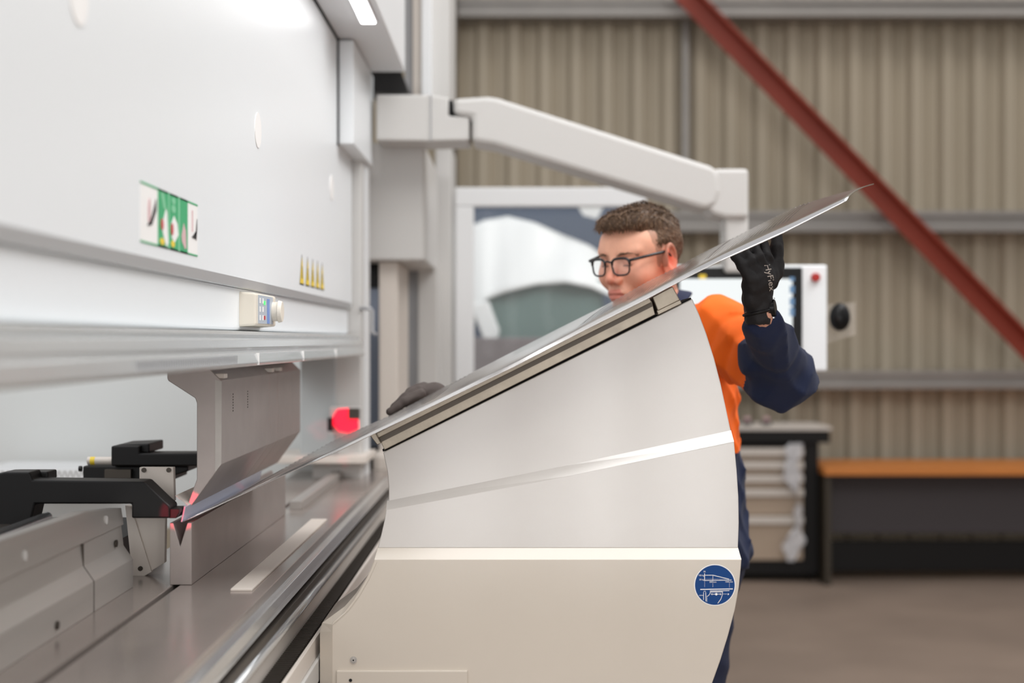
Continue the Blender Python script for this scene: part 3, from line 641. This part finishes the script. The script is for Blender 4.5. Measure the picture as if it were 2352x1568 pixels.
# ================================================================== GLAZED DOOR AND SHAPES BUILT IN PLACE OF ITS REFLECTION
gd = thing('glazed_screen', W(1265, 1500, 5.6), 'white framed glass screen standing behind the worker', 'screen')
YG = 5.6
fm = MB().pbox(1045, 430, 1485, 474, YG, YG+.05).pbox(1045, 474, 1088, 1640, YG, YG+.05).pbox(1450, 474, 1485, 1640, YG, YG+.05).pbox(1088, 1400, 1450, 1640, YG, YG+.05)
fm.build('frame', 'white', gd, bevel=.006)
MB().pbox(1088, 474, 1450, 1400, YG+.02, YG+.024).build('glass_pane', 'glass', gd)
tag(MB().box(W(1040, 0, 7.4).x, W(1478, 0, 7.4).x, 7.4, 7.5, 0, 2.25).build('backdrop', 'slate'), 'slate blue partition standing in for a reflection in the glass screen', 'backdrop')  # slate panel built as the dark part of the reflection
def pale_reflection_mesh():
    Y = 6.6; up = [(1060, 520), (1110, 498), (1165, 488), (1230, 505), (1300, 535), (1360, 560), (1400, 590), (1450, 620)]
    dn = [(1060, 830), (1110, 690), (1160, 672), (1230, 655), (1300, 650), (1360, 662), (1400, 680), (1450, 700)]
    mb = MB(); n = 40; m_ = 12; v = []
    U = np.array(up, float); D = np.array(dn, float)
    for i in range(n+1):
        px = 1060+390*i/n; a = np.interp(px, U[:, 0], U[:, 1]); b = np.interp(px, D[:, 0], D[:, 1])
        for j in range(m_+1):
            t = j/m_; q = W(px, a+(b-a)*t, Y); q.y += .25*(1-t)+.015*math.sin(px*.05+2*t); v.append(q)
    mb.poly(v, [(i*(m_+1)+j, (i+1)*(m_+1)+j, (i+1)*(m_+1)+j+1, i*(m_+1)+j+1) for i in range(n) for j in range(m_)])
    o = mb.build('pale_reflection', 'white_refl', smooth=True); s_ = o.modifiers.new('t', 'SOLIDIFY'); s_.thickness = .01; return o
cm = thing('glass_reflection', (W(1265, 0, 7.1).x, 6.9, 0), 'pale draped shapes standing in for a reflection in the glass screen', 'machine')  # solid shapes built to imitate the reflection in the pane
do = pale_reflection_mesh(); do.parent = cm; do.location = -cm.location
(MB().pprism([(1070, 700), (1122, 690), (1148, 760), (1140, 785), (1112, 782), (1092, 730)], 6.5, 6.56).build('pale_reflection_patch', 'white_refl', cm, bevel=.01))
MB().pprism([(1325, 470), (1385, 476), (1372, 502), (1340, 494)], 6.7, 6.72).build('pale_reflection_patch', 'white_refl', cm)
MB().pprism([(1120, 650), (1385, 640), (1385, 1517), (1120, 1517)], 6.66, 6.8).build('green_reflection', 'teal', cm, bevel=.01)
tag(MB().box(W(1060, 0, 6.3).x, W(1480, 0, 6.3).x, 6.3, 6.4, 0, W(0, 775, 6.3).z).build('reflection_base', 'taupe_refl', bevel=.01), 'taupe low barrier standing in for a reflection at the bottom of the glass screen', 'slab')  # taupe block added to imitate the lower reflected tones

# ================================================================== WORKBENCH, CART
dk = thing('workbench', (2.6, 9.0, 0), 'long workbench with orange timber top against the wall', 'bench')
xl = W(1896, 0, 8.7).x; zt = .722
MB().box(xl-.01, 4.2, 8.68, 9.34, zt-.045, zt+.0).build('bench_top', 'orange_wood', dk, bevel=.004)
MB().box(xl, xl+.035, 8.70, 9.3, 0, zt-.047).build('end_panel', 'deskleg', dk, bevel=.003)
MB().box(xl+.035, 4.15, 8.86, 8.89, .30, zt-.047).build('front_panel', 'desk', dk, bevel=.003)
MB().box(xl+.035, 4.15, 8.95, 9.0, .05, .24).build('lower_rail', 'black', dk, bevel=.003)
MB().box(4.15, 4.19, 8.70, 9.3, 0, zt-.047).build('end_panel', 'deskleg', dk, bevel=.003)
ct = thing('tool_cart', (1.5, 9.0, 0), 'drawer cabinet cart with black frame and pale drawers', 'cart')
YC = 8.85
def cX(p): return W(p, 0, YC).x
def cZ(p): return W(0, p, YC).z
MB().box(cX(1560), cX(1848), YC+.01, YC+.45, cZ(1286), cZ(1022)).build('cabinet_body', 'black', ct, bevel=.004)
MB().box(cX(1848), cX(1880), YC, YC+.44, .045, cZ(1010)).build('side_frame', 'black', ct, bevel=.004)
MB().box(cX(1560), cX(1876), YC+.005, YC+.46, .04, cZ(1288)).build('base_frame', 'black', ct, bevel=.004)
MB().box(cX(1560), cX(1903), YC-.04, YC+.44, cZ(1016), cZ(988)).build('worktop_apron', 'black', ct, bevel=.004)
MB().box(cX(1560), cX(1906), YC-.05, YC+.45, cZ(987), cZ(979)).build('worktop', 'cream', ct, bevel=.003)
ys = [1027, 1057, 1088, 1120, 1183, 1286]
for i in range(5):
    dr = MB().box(cX(1570), cX(1843), YC-.012, YC+.01, cZ(ys[i+1]-1), cZ(ys[i]+1)).build('drawer', mat('drawer_%d' % i, (178, 158, 138), .5) if i == 0 else bpy.data.materials['drawer_0'], ct, bevel=.002)
    MB().box(cX(1570), cX(1843), YC-.04, YC-.012, cZ(ys[i]+18), cZ(ys[i]+2)).build('drawer_handle', 'cream', dr, bevel=.003)
for p in (1600, 1866):
    c = Vector((cX(p), YC+.1, .025)); MB().cyl(c-Vector((.012, 0, 0)), c+Vector((.012, 0, 0)), .025).build('caster', 'black', ct)
pw = MB(); v = []; n = 26
for i in range(n+1):
    t = i/n; y = 1018+270*t; ww = 14+10*math.sin(t*9)+8*math.sin(t*23+1); cx_ = 1828-10*math.sin(t*7.5)-(4 if t > .5 else 0)
    for j in range(7):
        s_ = j/6-.5; q = W(cx_+ww*s_*1.6, y, 8.77); q.y += .03*math.sin(i*1.7+j*2.1); v.append(q)
pw.poly(v, [(i*7+j, (i+1)*7+j, (i+1)*7+j+1, i*7+j+1) for i in range(n) for j in range(6)])
tag(pw.build('plastic_film', 'plastic', smooth=True), 'crumpled clear plastic film hanging down the cart drawers', 'plastic film')
for p, nm in ((1716, 'left'), (1760, 'right')):
    c = Vector((W(p, 0, 9.0).x, 9.0, cZ(979)))
    o = thing('small_pot', c, 'small black pot with pink lid, %s one of the pair on the cart' % nm, 'pot', 'pots on the cart')
    MB().cyl(c, c+Vector((0, 0, .028)), .03, n=24).build('pot_body', 'black', o); MB().cyl(c+Vector((0, 0, .028)), c+Vector((0, 0, .05)), .02, .017, n=24).build('pot_lid', 'pinkv', o)

#PERSON
# ================================================================== PERSON
pe = thing('person', (.40, 3.36, 0), 'person in glasses and orange and navy work shirt lifting the steel sheet', 'person')
phi = math.radians(48); th = math.radians(9)
f0 = np.array([-math.cos(phi), -math.sin(phi), 0]); l0 = np.array([math.sin(phi), -math.cos(phi), 0]); u0 = np.array([0, 0, 1.])
HF = f0*math.cos(th)-u0*math.sin(th); HU = u0*math.cos(th)+f0*math.sin(th); HR = np.stack([HF, l0, HU], 1)
HS = 1.04; HC = np.array(W(1470, 591, 3.3))
def h2w(p): return np.asarray(p, float)*HS@HR.T+HC
def hw(x, y, z): return Vector(h2w((x, y, z)))
def my(P): Q_ = P.copy(); Q_[:, 1] = np.abs(Q_[:, 1]); return Q_
def head_sdf(P):
    A = my(P)
    d = ell(P, (-.012, 0, .026), (.098, .077, .082))
    d = smin(d, ell(P, (.030, 0, .034), (.068, .069, .050)), .015)
    d = smin(d, ell(P, (.030, 0, -.025), (.062, .062, .085)), .03)
    d = smin(d, cap(A, (-.005, .052, -.055), (.066, .018, -.096), .020, .015), .022)
    d = smin(d, ell(P, (.080, 0, -.100), (.018, .022, .016)), .018)
    d = smin(d, ell(A, (.058, .042, -.032), (.030, .024, .028)), .02)
    d = smin(d, cap(A, (.086, .012, .020), (.072, .048, .022), .009, .008), .012)
    d = smax(d, -ell(A, (.104, .031, -.002), (.017, .019, .013)), .012)
    d = smin(d, ell(A, (.0765, .031, -.002), (.0145, .0155, .0135)), .003)
    d = smin(d, cap(P, (.090, 0, .012), (.112, 0, -.034), .0075, .0105), .010)
    d = smin(d, ell(A, (.101, .012, -.040), (.012, .0085, .0085)), .006)
    d = smin(d, ell(P, (.085, 0, -.068), (.018, .030, .022)), .012)
    d = smin(d, ell(P, (.099, 0, -.0655), (.0065, .021, .0045)), .004)
    d = smin(d, ell(P, (.097, 0, -.0775), (.0065, .018, .0052)), .004)
    d = smax(d, -cap(A, (.108, 0, -.0715), (.092, .026, -.0735), .0016), .002)
    d = smax(d, -cap(A, (.098, .022, -.045), (.088, .034, -.068), .002), .008)
    d = smin(d, cap(P, (-.025, 0, -.06), (-.075, .0, -.21), .056, .060), .03)
    # ear
    e_ = ell(A, (.004, .079, -.008), (.019, .009, .032))
    rim = np.abs(np.sqrt((((P[:, 0]-.014)+.012)/.0165)**2+((P[:, 2]+.004)/.028)**2)-1)*.02
    rim = np.sqrt(rim**2+(A[:, 1]-.086)**2)-.0042
    rim = smax(rim, -(P[:, 2]+.03), .003)
    e_ = smin(e_, rim, .006); e_ = smax(e_, -ell(A, (.007, .090, -.006), (.009, .008, .016)), .004)
    e_ = smin(e_, ell(A, (.012, .082, -.033), (.009, .006, .010)), .006)
    return smin(d, e_, .006)
hv, hf = nets(head_sdf, (-.16, -.105, -.19), (.135, .105, .135), .0024)
def sline(x): return np.interp(x, [-.12, -.04, -.022, -.014, .016, .020, .030, .037, .048, .066, .09], [-.075, -.07, -.055, -.0, .03, -.012, -.010, .035, .052, .066, .070])
def noise(P, k, s=0):
    return (np.sin(P[:, 0]*k+1.7*np.sin(P[:, 1]*k*.7+s)+s)+np.sin(P[:, 1]*k*1.3+1.3*np.sin(P[:, 2]*k*.8)+2*s)+np.sin(P[:, 2]*k*1.1+1.9*np.sin(P[:, 0]*k*.6+s)))/3
def hair_sdf(P):
    A = my(P)
    d = ell(P, (-.015, 0, .030), (.102, .081, .086))
    d = smin(d, ell(P, (.045, .004, .080), (.060, .058, .026)), .02)
    d = smin(d, ell(P, (.088, -.004, .074), (.018, .040, .018)), .015)
    d = smax(d, sline(P[:, 0])-P[:, 2]+.0015*np.sin(P[:, 0]*900+A[:, 1]*400), .008)
    d = smax(d, -ell(A, (.004, .086, -.008), (.022, .022, .034)), .004)
    return d+.0012*np.sin(P[:, 1]*230+4*np.sin(P[:, 0]*26)+3*np.sin(P[:, 2]*30))+.0012*noise(P, 110)
av, af = nets(hair_sdf, (-.14, -.11, -.09), (.125, .11, .15), .003)
C_ = lambda *c: np.array(lin(c)[:3])
def gs(P, c, r): return np.exp(-(((P-np.array(c))/np.array(r))**2).sum(1))[:, None]
A = my(hv); col = np.tile(C_(232, 172, 144), (len(hv), 1))
for c, r, k, cc in (((.112, 0, -.035), (.018, .022, .022), .6, (222, 116, 96)), ((.07, .045, -.03), (.03, .03, .03), .45, (226, 136, 112)), ((.004, .085, -.005), (.03, .015, .045), .85, (222, 92, 66)),
                    ((.05, .05, -.085), (.05, .05, .028), .5, (176, 118, 92)), ((.09, 0, -.098), (.03, .04, .02), .6, (170, 112, 88)), ((.1, .0, -.055), (.02, .022, .007), .4, (178, 124, 104)),
                    ((-.03, 0, -.12), (.08, .08, .06), .4, (214, 140, 116)), ((.085, .03, .0), (.012, .02, .012), .35, (196, 128, 108))):
    w_ = gs(A, c, r)*k; col = col*(1-w_)+C_(*cc)*w_
lip = ((np.abs(hv[:, 2]+.0715) < .0125) & (A[:, 1] < .021-.5*np.abs(hv[:, 2]+.0715)) & (hv[:, 0] > .092))[:, None]
col = np.where(lip, C_(208, 128, 112), col)
lid = ((A[:, 1]-.031)**2/.0112**2+(hv[:, 2]+.0085+.0*A[:, 1])**2/.0011**2 < 1)[:, None] & (hv[:, 0:1] > .074)
col = np.where(lid, C_(70, 44, 36), col)
fade = ((hv[:, 0] < .045) & (hv[:, 2] > sline(hv[:, 0])-.010) & (hv[:, 2] > -.08) & (A[:, 1] > .05))[:, None]*.55
col = col*(1-fade)+C_(120, 94, 76)*fade
# low detail torso and limbs under the clothes, same continuous body
V3 = lambda a, b, Y: np.array(W(a, b, Y))
SHL = np.array(W(1650, 772, 3.15)); ELB = np.array(W(1806, 866, 2.97)); WRI = np.array(W(1746, 722, 2.74))
SHR = np.array((.31, 3.53, 1.43)); ELR = np.array((.10, 3.42, 1.22)); WRR = np.array((-.12, 3.10, 1.315))
NB = np.array((.372, 3.355, 1.535))
def body_sdf(P):
    d = ell(P, (.40, 3.36, 1.32), (.095, .165, .20)); d = smin(d, ell(P, (.40, 3.36, 1.02), (.095, .15, .16)), .06)
    d = smin(d, cap(P, SHL, SHR, .045), .03); d = smin(d, cap(P, NB, h2w((-.05, 0, -.13)), .05), .02)
    for a, b, c in ((SHL, ELB, WRI), (SHR, ELR, WRR)):
        d = smin(d, cap(P, a, b, .045, .038), .02); d = smin(d, cap(P, b, c, .038, .026), .01)
    for y in (3.27, 3.45):
        d = smin(d, cap(P, (.40, y, .93), (.37, y, .5), .08, .052), .02); d = smin(d, cap(P, (.37, y, .5), (.40, y, .10), .05, .035), .01)
        d = smin(d, cap(P, (.40, y, .06), (.27, y, .05), .035, .03), .01)
    return d
bv, bf = nets(body_sdf, (-.2, 2.66, 0.0), (.66, 3.68, 1.66), .012)
col = np.concatenate([col, np.tile(C_(226, 168, 142), (len(bv), 1))]); col = np.concatenate([col, np.ones((len(col), 1))], 1)
body = np_obj('body', [(h2w(hv), hf), (bv, bf)], 'skin', pe, cols=col)
# hair cap with fine strands
hc = np.tile(C_(86, 64, 46), (len(av), 1)); nz = noise(av, 90)[:, None]*.5+.5
hc = hc*(1-.45*nz)+C_(124, 98, 76)*.45*nz
sv = []; sf = []; scol = []; rng = np.random.RandomState(3)
def grad(P): e_ = .001; return np.stack([hair_sdf(P+np.eye(3)[k]*e_)-hair_sdf(P-np.eye(3)[k]*e_) for k in range(3)], 1)
pick = av[rng.randint(0, len(av), 9000)]; Nn = grad(pick); Nn /= np.linalg.norm(Nn, axis=1)[:, None]+1e-9
ok = (Nn[:, 2] > -.5) & (pick[:, 2] > sline(pick[:, 0])+.002); pick = pick[ok]; Nn = Nn[ok]; n_ = len(pick)
topw = np.clip((pick[:, 2]-.06)/.04, 0, 1)[:, None]
flow = topw*np.array([.9, .55, .05])+(1-topw)*np.array([-.25, 0, -1.])+rng.normal(0, .15, (n_, 3))
flow -= Nn*(flow*Nn).sum(1)[:, None]; flow /= np.linalg.norm(flow, axis=1)[:, None]
L_ = (.010+.016*topw[:, 0])*rng.uniform(.7, 1.2, n_)
side = np.cross(flow, Nn); r0 = .0007
p0 = pick-Nn*.001; p1 = pick+(flow*.55+Nn*(.05+.12*topw))*L_[:, None]; p2 = pick+(flow*1.0+Nn*(.02+.10*topw))*L_[:, None]
tri = []
for p, r in ((p0, r0), (p1, r0*.9)):
    tri += [p+side*r, p-side*r*.5+Nn*r*.8, p-side*r*.5-Nn*r*.8]
tri.append(p2); T = np.stack(tri, 1).reshape(-1, 3); base = (np.arange(n_)*7)[:, None]
fq = np.concatenate([base+np.array(q) for q in ((0, 1, 4, 3), (1, 2, 5, 4), (2, 0, 3, 5), (3, 4, 6, 6), (4, 5, 6, 6), (5, 3, 6, 6))])
me_q = [tuple(int(i) for i in (q if q[2] != q[3] else q[:3])) for q in fq]
tone = rng.uniform(0, 1, (n_, 1))**1.3; g_ = np.clip((.02-pick[:, 0:1])/.1, 0, 1)*.5
cs_ = C_(70, 50, 36)*(1-tone)+C_(150, 118, 90)*tone; cs_ = cs_*(1-g_)+C_(140, 122, 108)*g_*(.5+.5*tone)+cs_*g_*(.5-.5*tone)
scol = np.repeat(cs_, 7, 0)
Vh = np.concatenate([h2w(av), h2w(T)]); allc = np.concatenate([np.concatenate([hc, scol]), np.ones((len(Vh), 1))], 1)
me = bpy.data.meshes.new('hair'); me.from_pydata((Vh-np.array(pe.location)).tolist(), [], af.tolist()+[tuple(i+len(av) for i in q) for q in me_q])
me.materials.append(M['hair']); me.polygons.foreach_set('use_smooth', [True]*len(me.polygons))
ca = me.color_attributes.new('Col', 'FLOAT_COLOR', 'POINT'); ca.data.foreach_set('color', allc.astype(np.float32).ravel())
ho = bpy.data.objects.new('hair', me); COL.objects.link(ho); ho.parent = pe
# eyebrows
for s_ in (1, -1):
    eb = MB()
    for k in range(46):
        t = k/45; b0 = np.array([.1010-.020*t-.006*t*t, s_*(.014+.036*t), .0150+.004*math.sin(t*3)-.002*t]); dv = np.array([.001, s_*.006, .0018*(1-2*t)+random.uniform(-.001, .001)])
        b0[2] += random.uniform(-.0022, .0022); eb.tube([hw(*b0), hw(*(b0+dv))], .0009, n=4)
    eb.build('eyebrow', 'brow', pe)
# glasses
gl = MB()
def rim_pts(s_):
    o_ = []
    for k in range(28):
        a = 2*PI*k/28; c_, q_ = math.cos(a), math.sin(a); e4 = (abs(c_)**3.2+abs(q_)**3.2)**(-1/3.2)
        yy = c_*e4*.0212; zz = q_*e4*.0175*(1 if q_ > 0 else 1.1); yy *= (1.0 if q_ > 0 else .93); o_.append((.116-.006*abs(yy+.0305)/.058-abs(yy+.0305)**2*1.5, s_*(.0305+yy), -.008+zz))
    return o_
for s_ in (1, -1):
    R = rim_pts(s_); gl.tube([hw(*p) for p in R], .0021, n=8, closed=True)
    gl.tube([hw(*p) for p in R[1:14]], .0031, n=8)
    gl.tube([hw(.107, s_*.0515, .004), hw(.099, s_*.064, .006), hw(.05, s_*.0775, .010), hw(.012, s_*.083, .012), hw(-.006, s_*.083, -.004), hw(-.014, s_*.081, -.022)], .0033, n=8)
gl.tube([hw(.115, -.010, .001), hw(.120, 0, .005), hw(.115, .010, .001)], .0022, n=8)
go = gl.build('glasses', 'frame', pe, smooth=True); go['label'] = 'black rectangular glasses'
for s_ in (1, -1):
    R = rim_pts(s_); lm = MB().poly([hw(*p) for p in R]+[hw(p[0]-.0012, p[1], p[2]) for p in R], [tuple(range(28)), tuple(range(55, 27, -1))]); lm.build('lens', 'glass', go)
# shirt
adir = (ELB-SHL)/np.linalg.norm(ELB-SHL)
def shirt_sdf(P):
    d = ell(P, (.395, 3.36, 1.37), (.125, .19, .20)); d = smin(d, ell(P, (.404, 3.36, 1.13), (.136, .18, .24)), .05)
    d = smin(d, ell(P, (.41, 3.36, 1.0), (.142, .195, .13)), .05)
    d = smin(d, cap(P, SHL, SHR, .070, .066), .04); d = smin(d, cap(P, NB-np.array([0, 0, .02]), SHL+np.array([0, .03, .02]), .055, .055), .03)
    d = smin(d, cap(P, SHL, ELB, .084, .066), .045); d = smin(d, ell(P, V3(1748, 818, 2.93), (.052, .05, .055)), .03); d = smin(d, ell(P, V3(1782, 876, 2.96), (.056, .05, .054)), .03); d = smin(d, cap(P, ELB, WRI+(ELB-WRI)*.10, .058, .039), .02)
    d = smin(d, cap(P, SHR, ELR, .07, .055), .03); d = smin(d, cap(P, ELR, WRR, .055, .04), .015)
    w1 = np.abs(np.sin(P[:, 2]*38+P[:, 0]*30+2.0*np.sin(P[:, 1]*14+P[:, 0]*9)))**.7; w2 = np.abs(np.sin(P[:, 2]*22-P[:, 0]*44+1.5*np.sin(P[:, 1]*20)))**.7
    d = d+.009*w1+.006*w2+.002*noise(P, 90)-.008
    # deep folds at the shoulder joint
    q_ = (P-SHL)@adir; d += .006*np.exp(-((q_-.06)/.012)**2)*(P[:, 2] < 1.56)+.005*np.exp(-((q_-.115)/.010)**2)
    fq_ = (P-ELB)@((WRI-ELB)/np.linalg.norm(WRI-ELB)); d += .004*np.exp(-((fq_-.11)/.010)**2)*(P[:, 1] < 2.95)
    d = smax(d, .988+.012*np.sin(P[:, 0]*30+P[:, 1]*12)-P[:, 2], .004)
    return smax(d, -cap(P, NB, h2w((-.05, 0, -.13)), .058), .005)
sv_, sf_ = nets(shirt_sdf, (-.2, 2.70, .96), (.68, 3.66, 1.66), .0062)
def shirt_mat(c):
    q_ = (c-SHL)@adir+.010*np.sin(c[:, 2]*20)
    fore = (q_ > .185-.5*np.clip(c[:, 2]-1.42, 0, .2)) & (c[:, 1] < 3.12)
    right = ((c-SHR)@((ELR-SHR)/np.linalg.norm(ELR-SHR)) > .16) & (c[:, 1] > 3.0) & (c[:, 0] < .2)
    return ((c[:, 2] < 1.243) | fore | right).astype(int)
np_obj('shirt', [(sv_, sf_)], ['shirt_o', 'navy'], pe, fmat=shirt_mat)
# collar
ax0 = NB; ax1 = h2w((-.055, 0, -.14)); axd = (ax1-ax0)/np.linalg.norm(ax1-ax0)
def collar_sdf(P):
    t = (P-ax0)@axd; rad = np.linalg.norm(P-ax0-t[:, None]*axd, axis=1)
    R_ = .066+.018*np.clip((.055-t)/.04, 0, 1)
    d = np.abs(rad-R_)-.0035; d = smax(d, .008-t, .002); d = smax(d, t-.058, .002); return d
cv, cf = nets(collar_sdf, ax0-.11, ax0+np.array([.11, .11, .12]), .003)
np_obj('collar', [(cv, cf)], 'navy', pe)
# trousers and boots
def trouser_sdf(P):
    d = ell(P, (.415, 3.36, .99), (.125, .18, .10))
    for y in (3.265, 3.455):
        d = smin(d, cap(P, (.405, y, .95), (.375, y, .5), .100, .082), .03); d = smin(d, cap(P, (.375, y, .5), (.40, y, .09), .080, .070), .02)
    d = d+.007*np.abs(np.sin(P[:, 2]*32+P[:, 0]*26+np.sin(P[:, 1]*18)))**.7-.004
    return smax(d, .07-P[:, 2], .004)
tv, tf = nets(trouser_sdf, (.22, 3.12, .05), (.60, 3.60, 1.10), .010)
np_obj('trousers', [(tv, tf)], 'trouser', pe)
for y in (3.265, 3.455):
    b_, c_ = nets(lambda P: smax(smin(smin(ell(P, (.27, y, .05), (.09, .048, .05)), ell(P, (.38, y, .05), (.06, .042, .05)), .03), cap(P, (.39, y, .06), (.40, y, .13), .045), .03), .001-P[:, 2], .004), (.15, y-.07, -.01), (.48, y+.07, .19), .007)
    np_obj('boot', [(b_, c_)], 'boot', pe)
# near gloved hand under the sheet
def chain(P, pts, rs, d, k):
    for a, b, r1, r2 in zip(pts, pts[1:], rs, rs[1:]): 
        e_ = cap(P, a, b, r1, r2); d = e_ if d is None else smin(d, e_, k)
    return d
def gloveL(P):
    d = cap(P, V3(1741, 728, 2.74), V3(1741, 690, 2.74), .0265, .0245)
    d = smin(d, cap(P, V3(1741, 690, 2.74), V3(1748, 640, 2.73), .024, .026), .015)
    d = smin(d, cap(P, V3(1728, 650, 2.712), V3(1778, 622, 2.755), .018, .019), .02)
    d = smin(d, cap(P, V3(1722, 690, 2.72), V3(1728, 655, 2.715), .014, .016), .015)
    for pts in (((1724, 640, 2.700), (1706, 612, 2.70), (1690, 588, 2.712), (1688, 576, 2.72)), ((1740, 630, 2.715), (1724, 600, 2.705), (1712, 578, 2.72), (1712, 566, 2.73)),
                ((1756, 622, 2.73), (1744, 592, 2.715), (1733, 566, 2.735), (1734, 554, 2.745)), ((1770, 618, 2.75), (1762, 590, 2.735), (1752, 556, 2.755), (1752, 546, 2.765))):
        d = smin(d, chain(P, [V3(*p) for p in pts], (.0125, .0105, .0095, .0085), None, .003), .007)
    d = smin(d, chain(P, [V3(*p) for p in ((1772, 650, 2.765), (1787, 605, 2.76), (1784, 570, 2.765), (1785, 535, 2.78))], (.013, .0115, .0125, .0105), None, .005), .010)
    return d+.0012*noise(P, 260)
gv, gf = nets(gloveL, V3(1660, 745, 2.62), V3(1840, 510, 2.88), .0028)
gvo = np_obj('glove', [(gv, gf)], 'glove', pe); gvo['label'] = 'black glove on the raised hand'
# printed word on the glove back, wrapped on its surface
tm = Matrix.Translation(W(1779, 634, 2.66))@Matrix.Rotation(PI/2, 4, 'X')@Matrix.Rotation(math.radians(-78), 4, 'Z')
to = text_mesh('HyFlex', .0185, tm, 'glove_print', 'printw', gvo, .0002)
co_ = np.array([v.co for v in to.data.vertices])+np.array(pe.location); yb = co_[:, 1].copy(); q_ = co_.copy()
for _ in range(40): q_[:, 1] += np.clip(gloveL(q_), -.01, .02)*.8
miss = q_[:, 1] > 2.80; q_[:, 1] += (yb-2.66)*1.0-.0005
q_[miss, 1] = 2.735; q_ -= np.array(pe.location)
to.data.vertices.foreach_set('co', q_.ravel().astype(np.float32))
wax = (V3(1741, 690, 2.74)-V3(1741, 728, 2.74)); wax /= np.linalg.norm(wax)
def ring(c, r, tl=(0, 0), n=28, ax=None):
    return [Vector(c)+Vector((r*math.cos(2*PI*k/n), r*math.sin(2*PI*k/n), tl[0]*math.cos(2*PI*k/n)+tl[1]*math.sin(2*PI*k/n))) for k in range(n)]
MB().tube(ring(V3(1741, 706, 2.74), .0262, (.010, 0)), .0012, n=6, closed=True).build('cuff_trim', 'trimb', gvo, smooth=True)
wt = MB(); wt.tube(ring(V3(1741, 717, 2.74), .0270, (.006, 0)), .0032, n=8, closed=True)
wto = wt.build('watch', 'black', pe, smooth=True); wto['label'] = 'black wristwatch'
wc = Vector(V3(1775, 707, 2.735)); ad = Vector((.93, -.34, .12)).normalized()
MB().cyl(wc-ad*.004, wc+ad*.0055, .0175, .016, n=36).build('watch_case', 'blackg', wto, bevel=.001)
MB().cyl(wc+Vector((0, -.006, .017)), wc+Vector((.0, -.006, .0195)), .003, n=14).cyl(wc+Vector((0, -.006, -.0175)), wc+Vector((.0, -.006, -.020)), .003, n=14).build('watch_pin', 'chrome', wto)
# far gloved hand on the rear edge of the sheet
def gloveR(P):
    d = cap(P, V3(1035, 925, 3.07), V3(1000, 912, 3.05), .028, .028); d = smin(d, cap(P, V3(995, 908, 3.04), V3(966, 902, 3.03), .024, .019), .02)
    for i, (k0, k1, k2) in enumerate((((966, 906), (930, 922), (897, 945)), ((962, 898), (932, 912), (906, 934)), ((966, 893), (944, 900), (920, 922)), ((974, 890), (955, 896), (936, 912)))):
        Y = 2.985+.019*i
        d = smin(d, chain(P, [V3(k0[0], k0[1], Y+.01), V3(*k1, Y-.004), V3(*k2, Y-.012)], (.0125, .0105, .009), None, .003), .005)
    d = smin(d, chain(P, [V3(1000, 930, 3.03), V3(975, 948, 3.01), V3(955, 958, 2.99)], (.013, .011, .009), None, .004), .01)
    return d+.001*noise(P, 260)
gv, gf = nets(gloveR, V3(860, 990, 2.93), V3(1080, 860, 3.12), .003)
gro = np_obj('glove', [(gv, gf)], 'glovec', pe); gro['label'] = 'worn dark brown glove on the far hand'
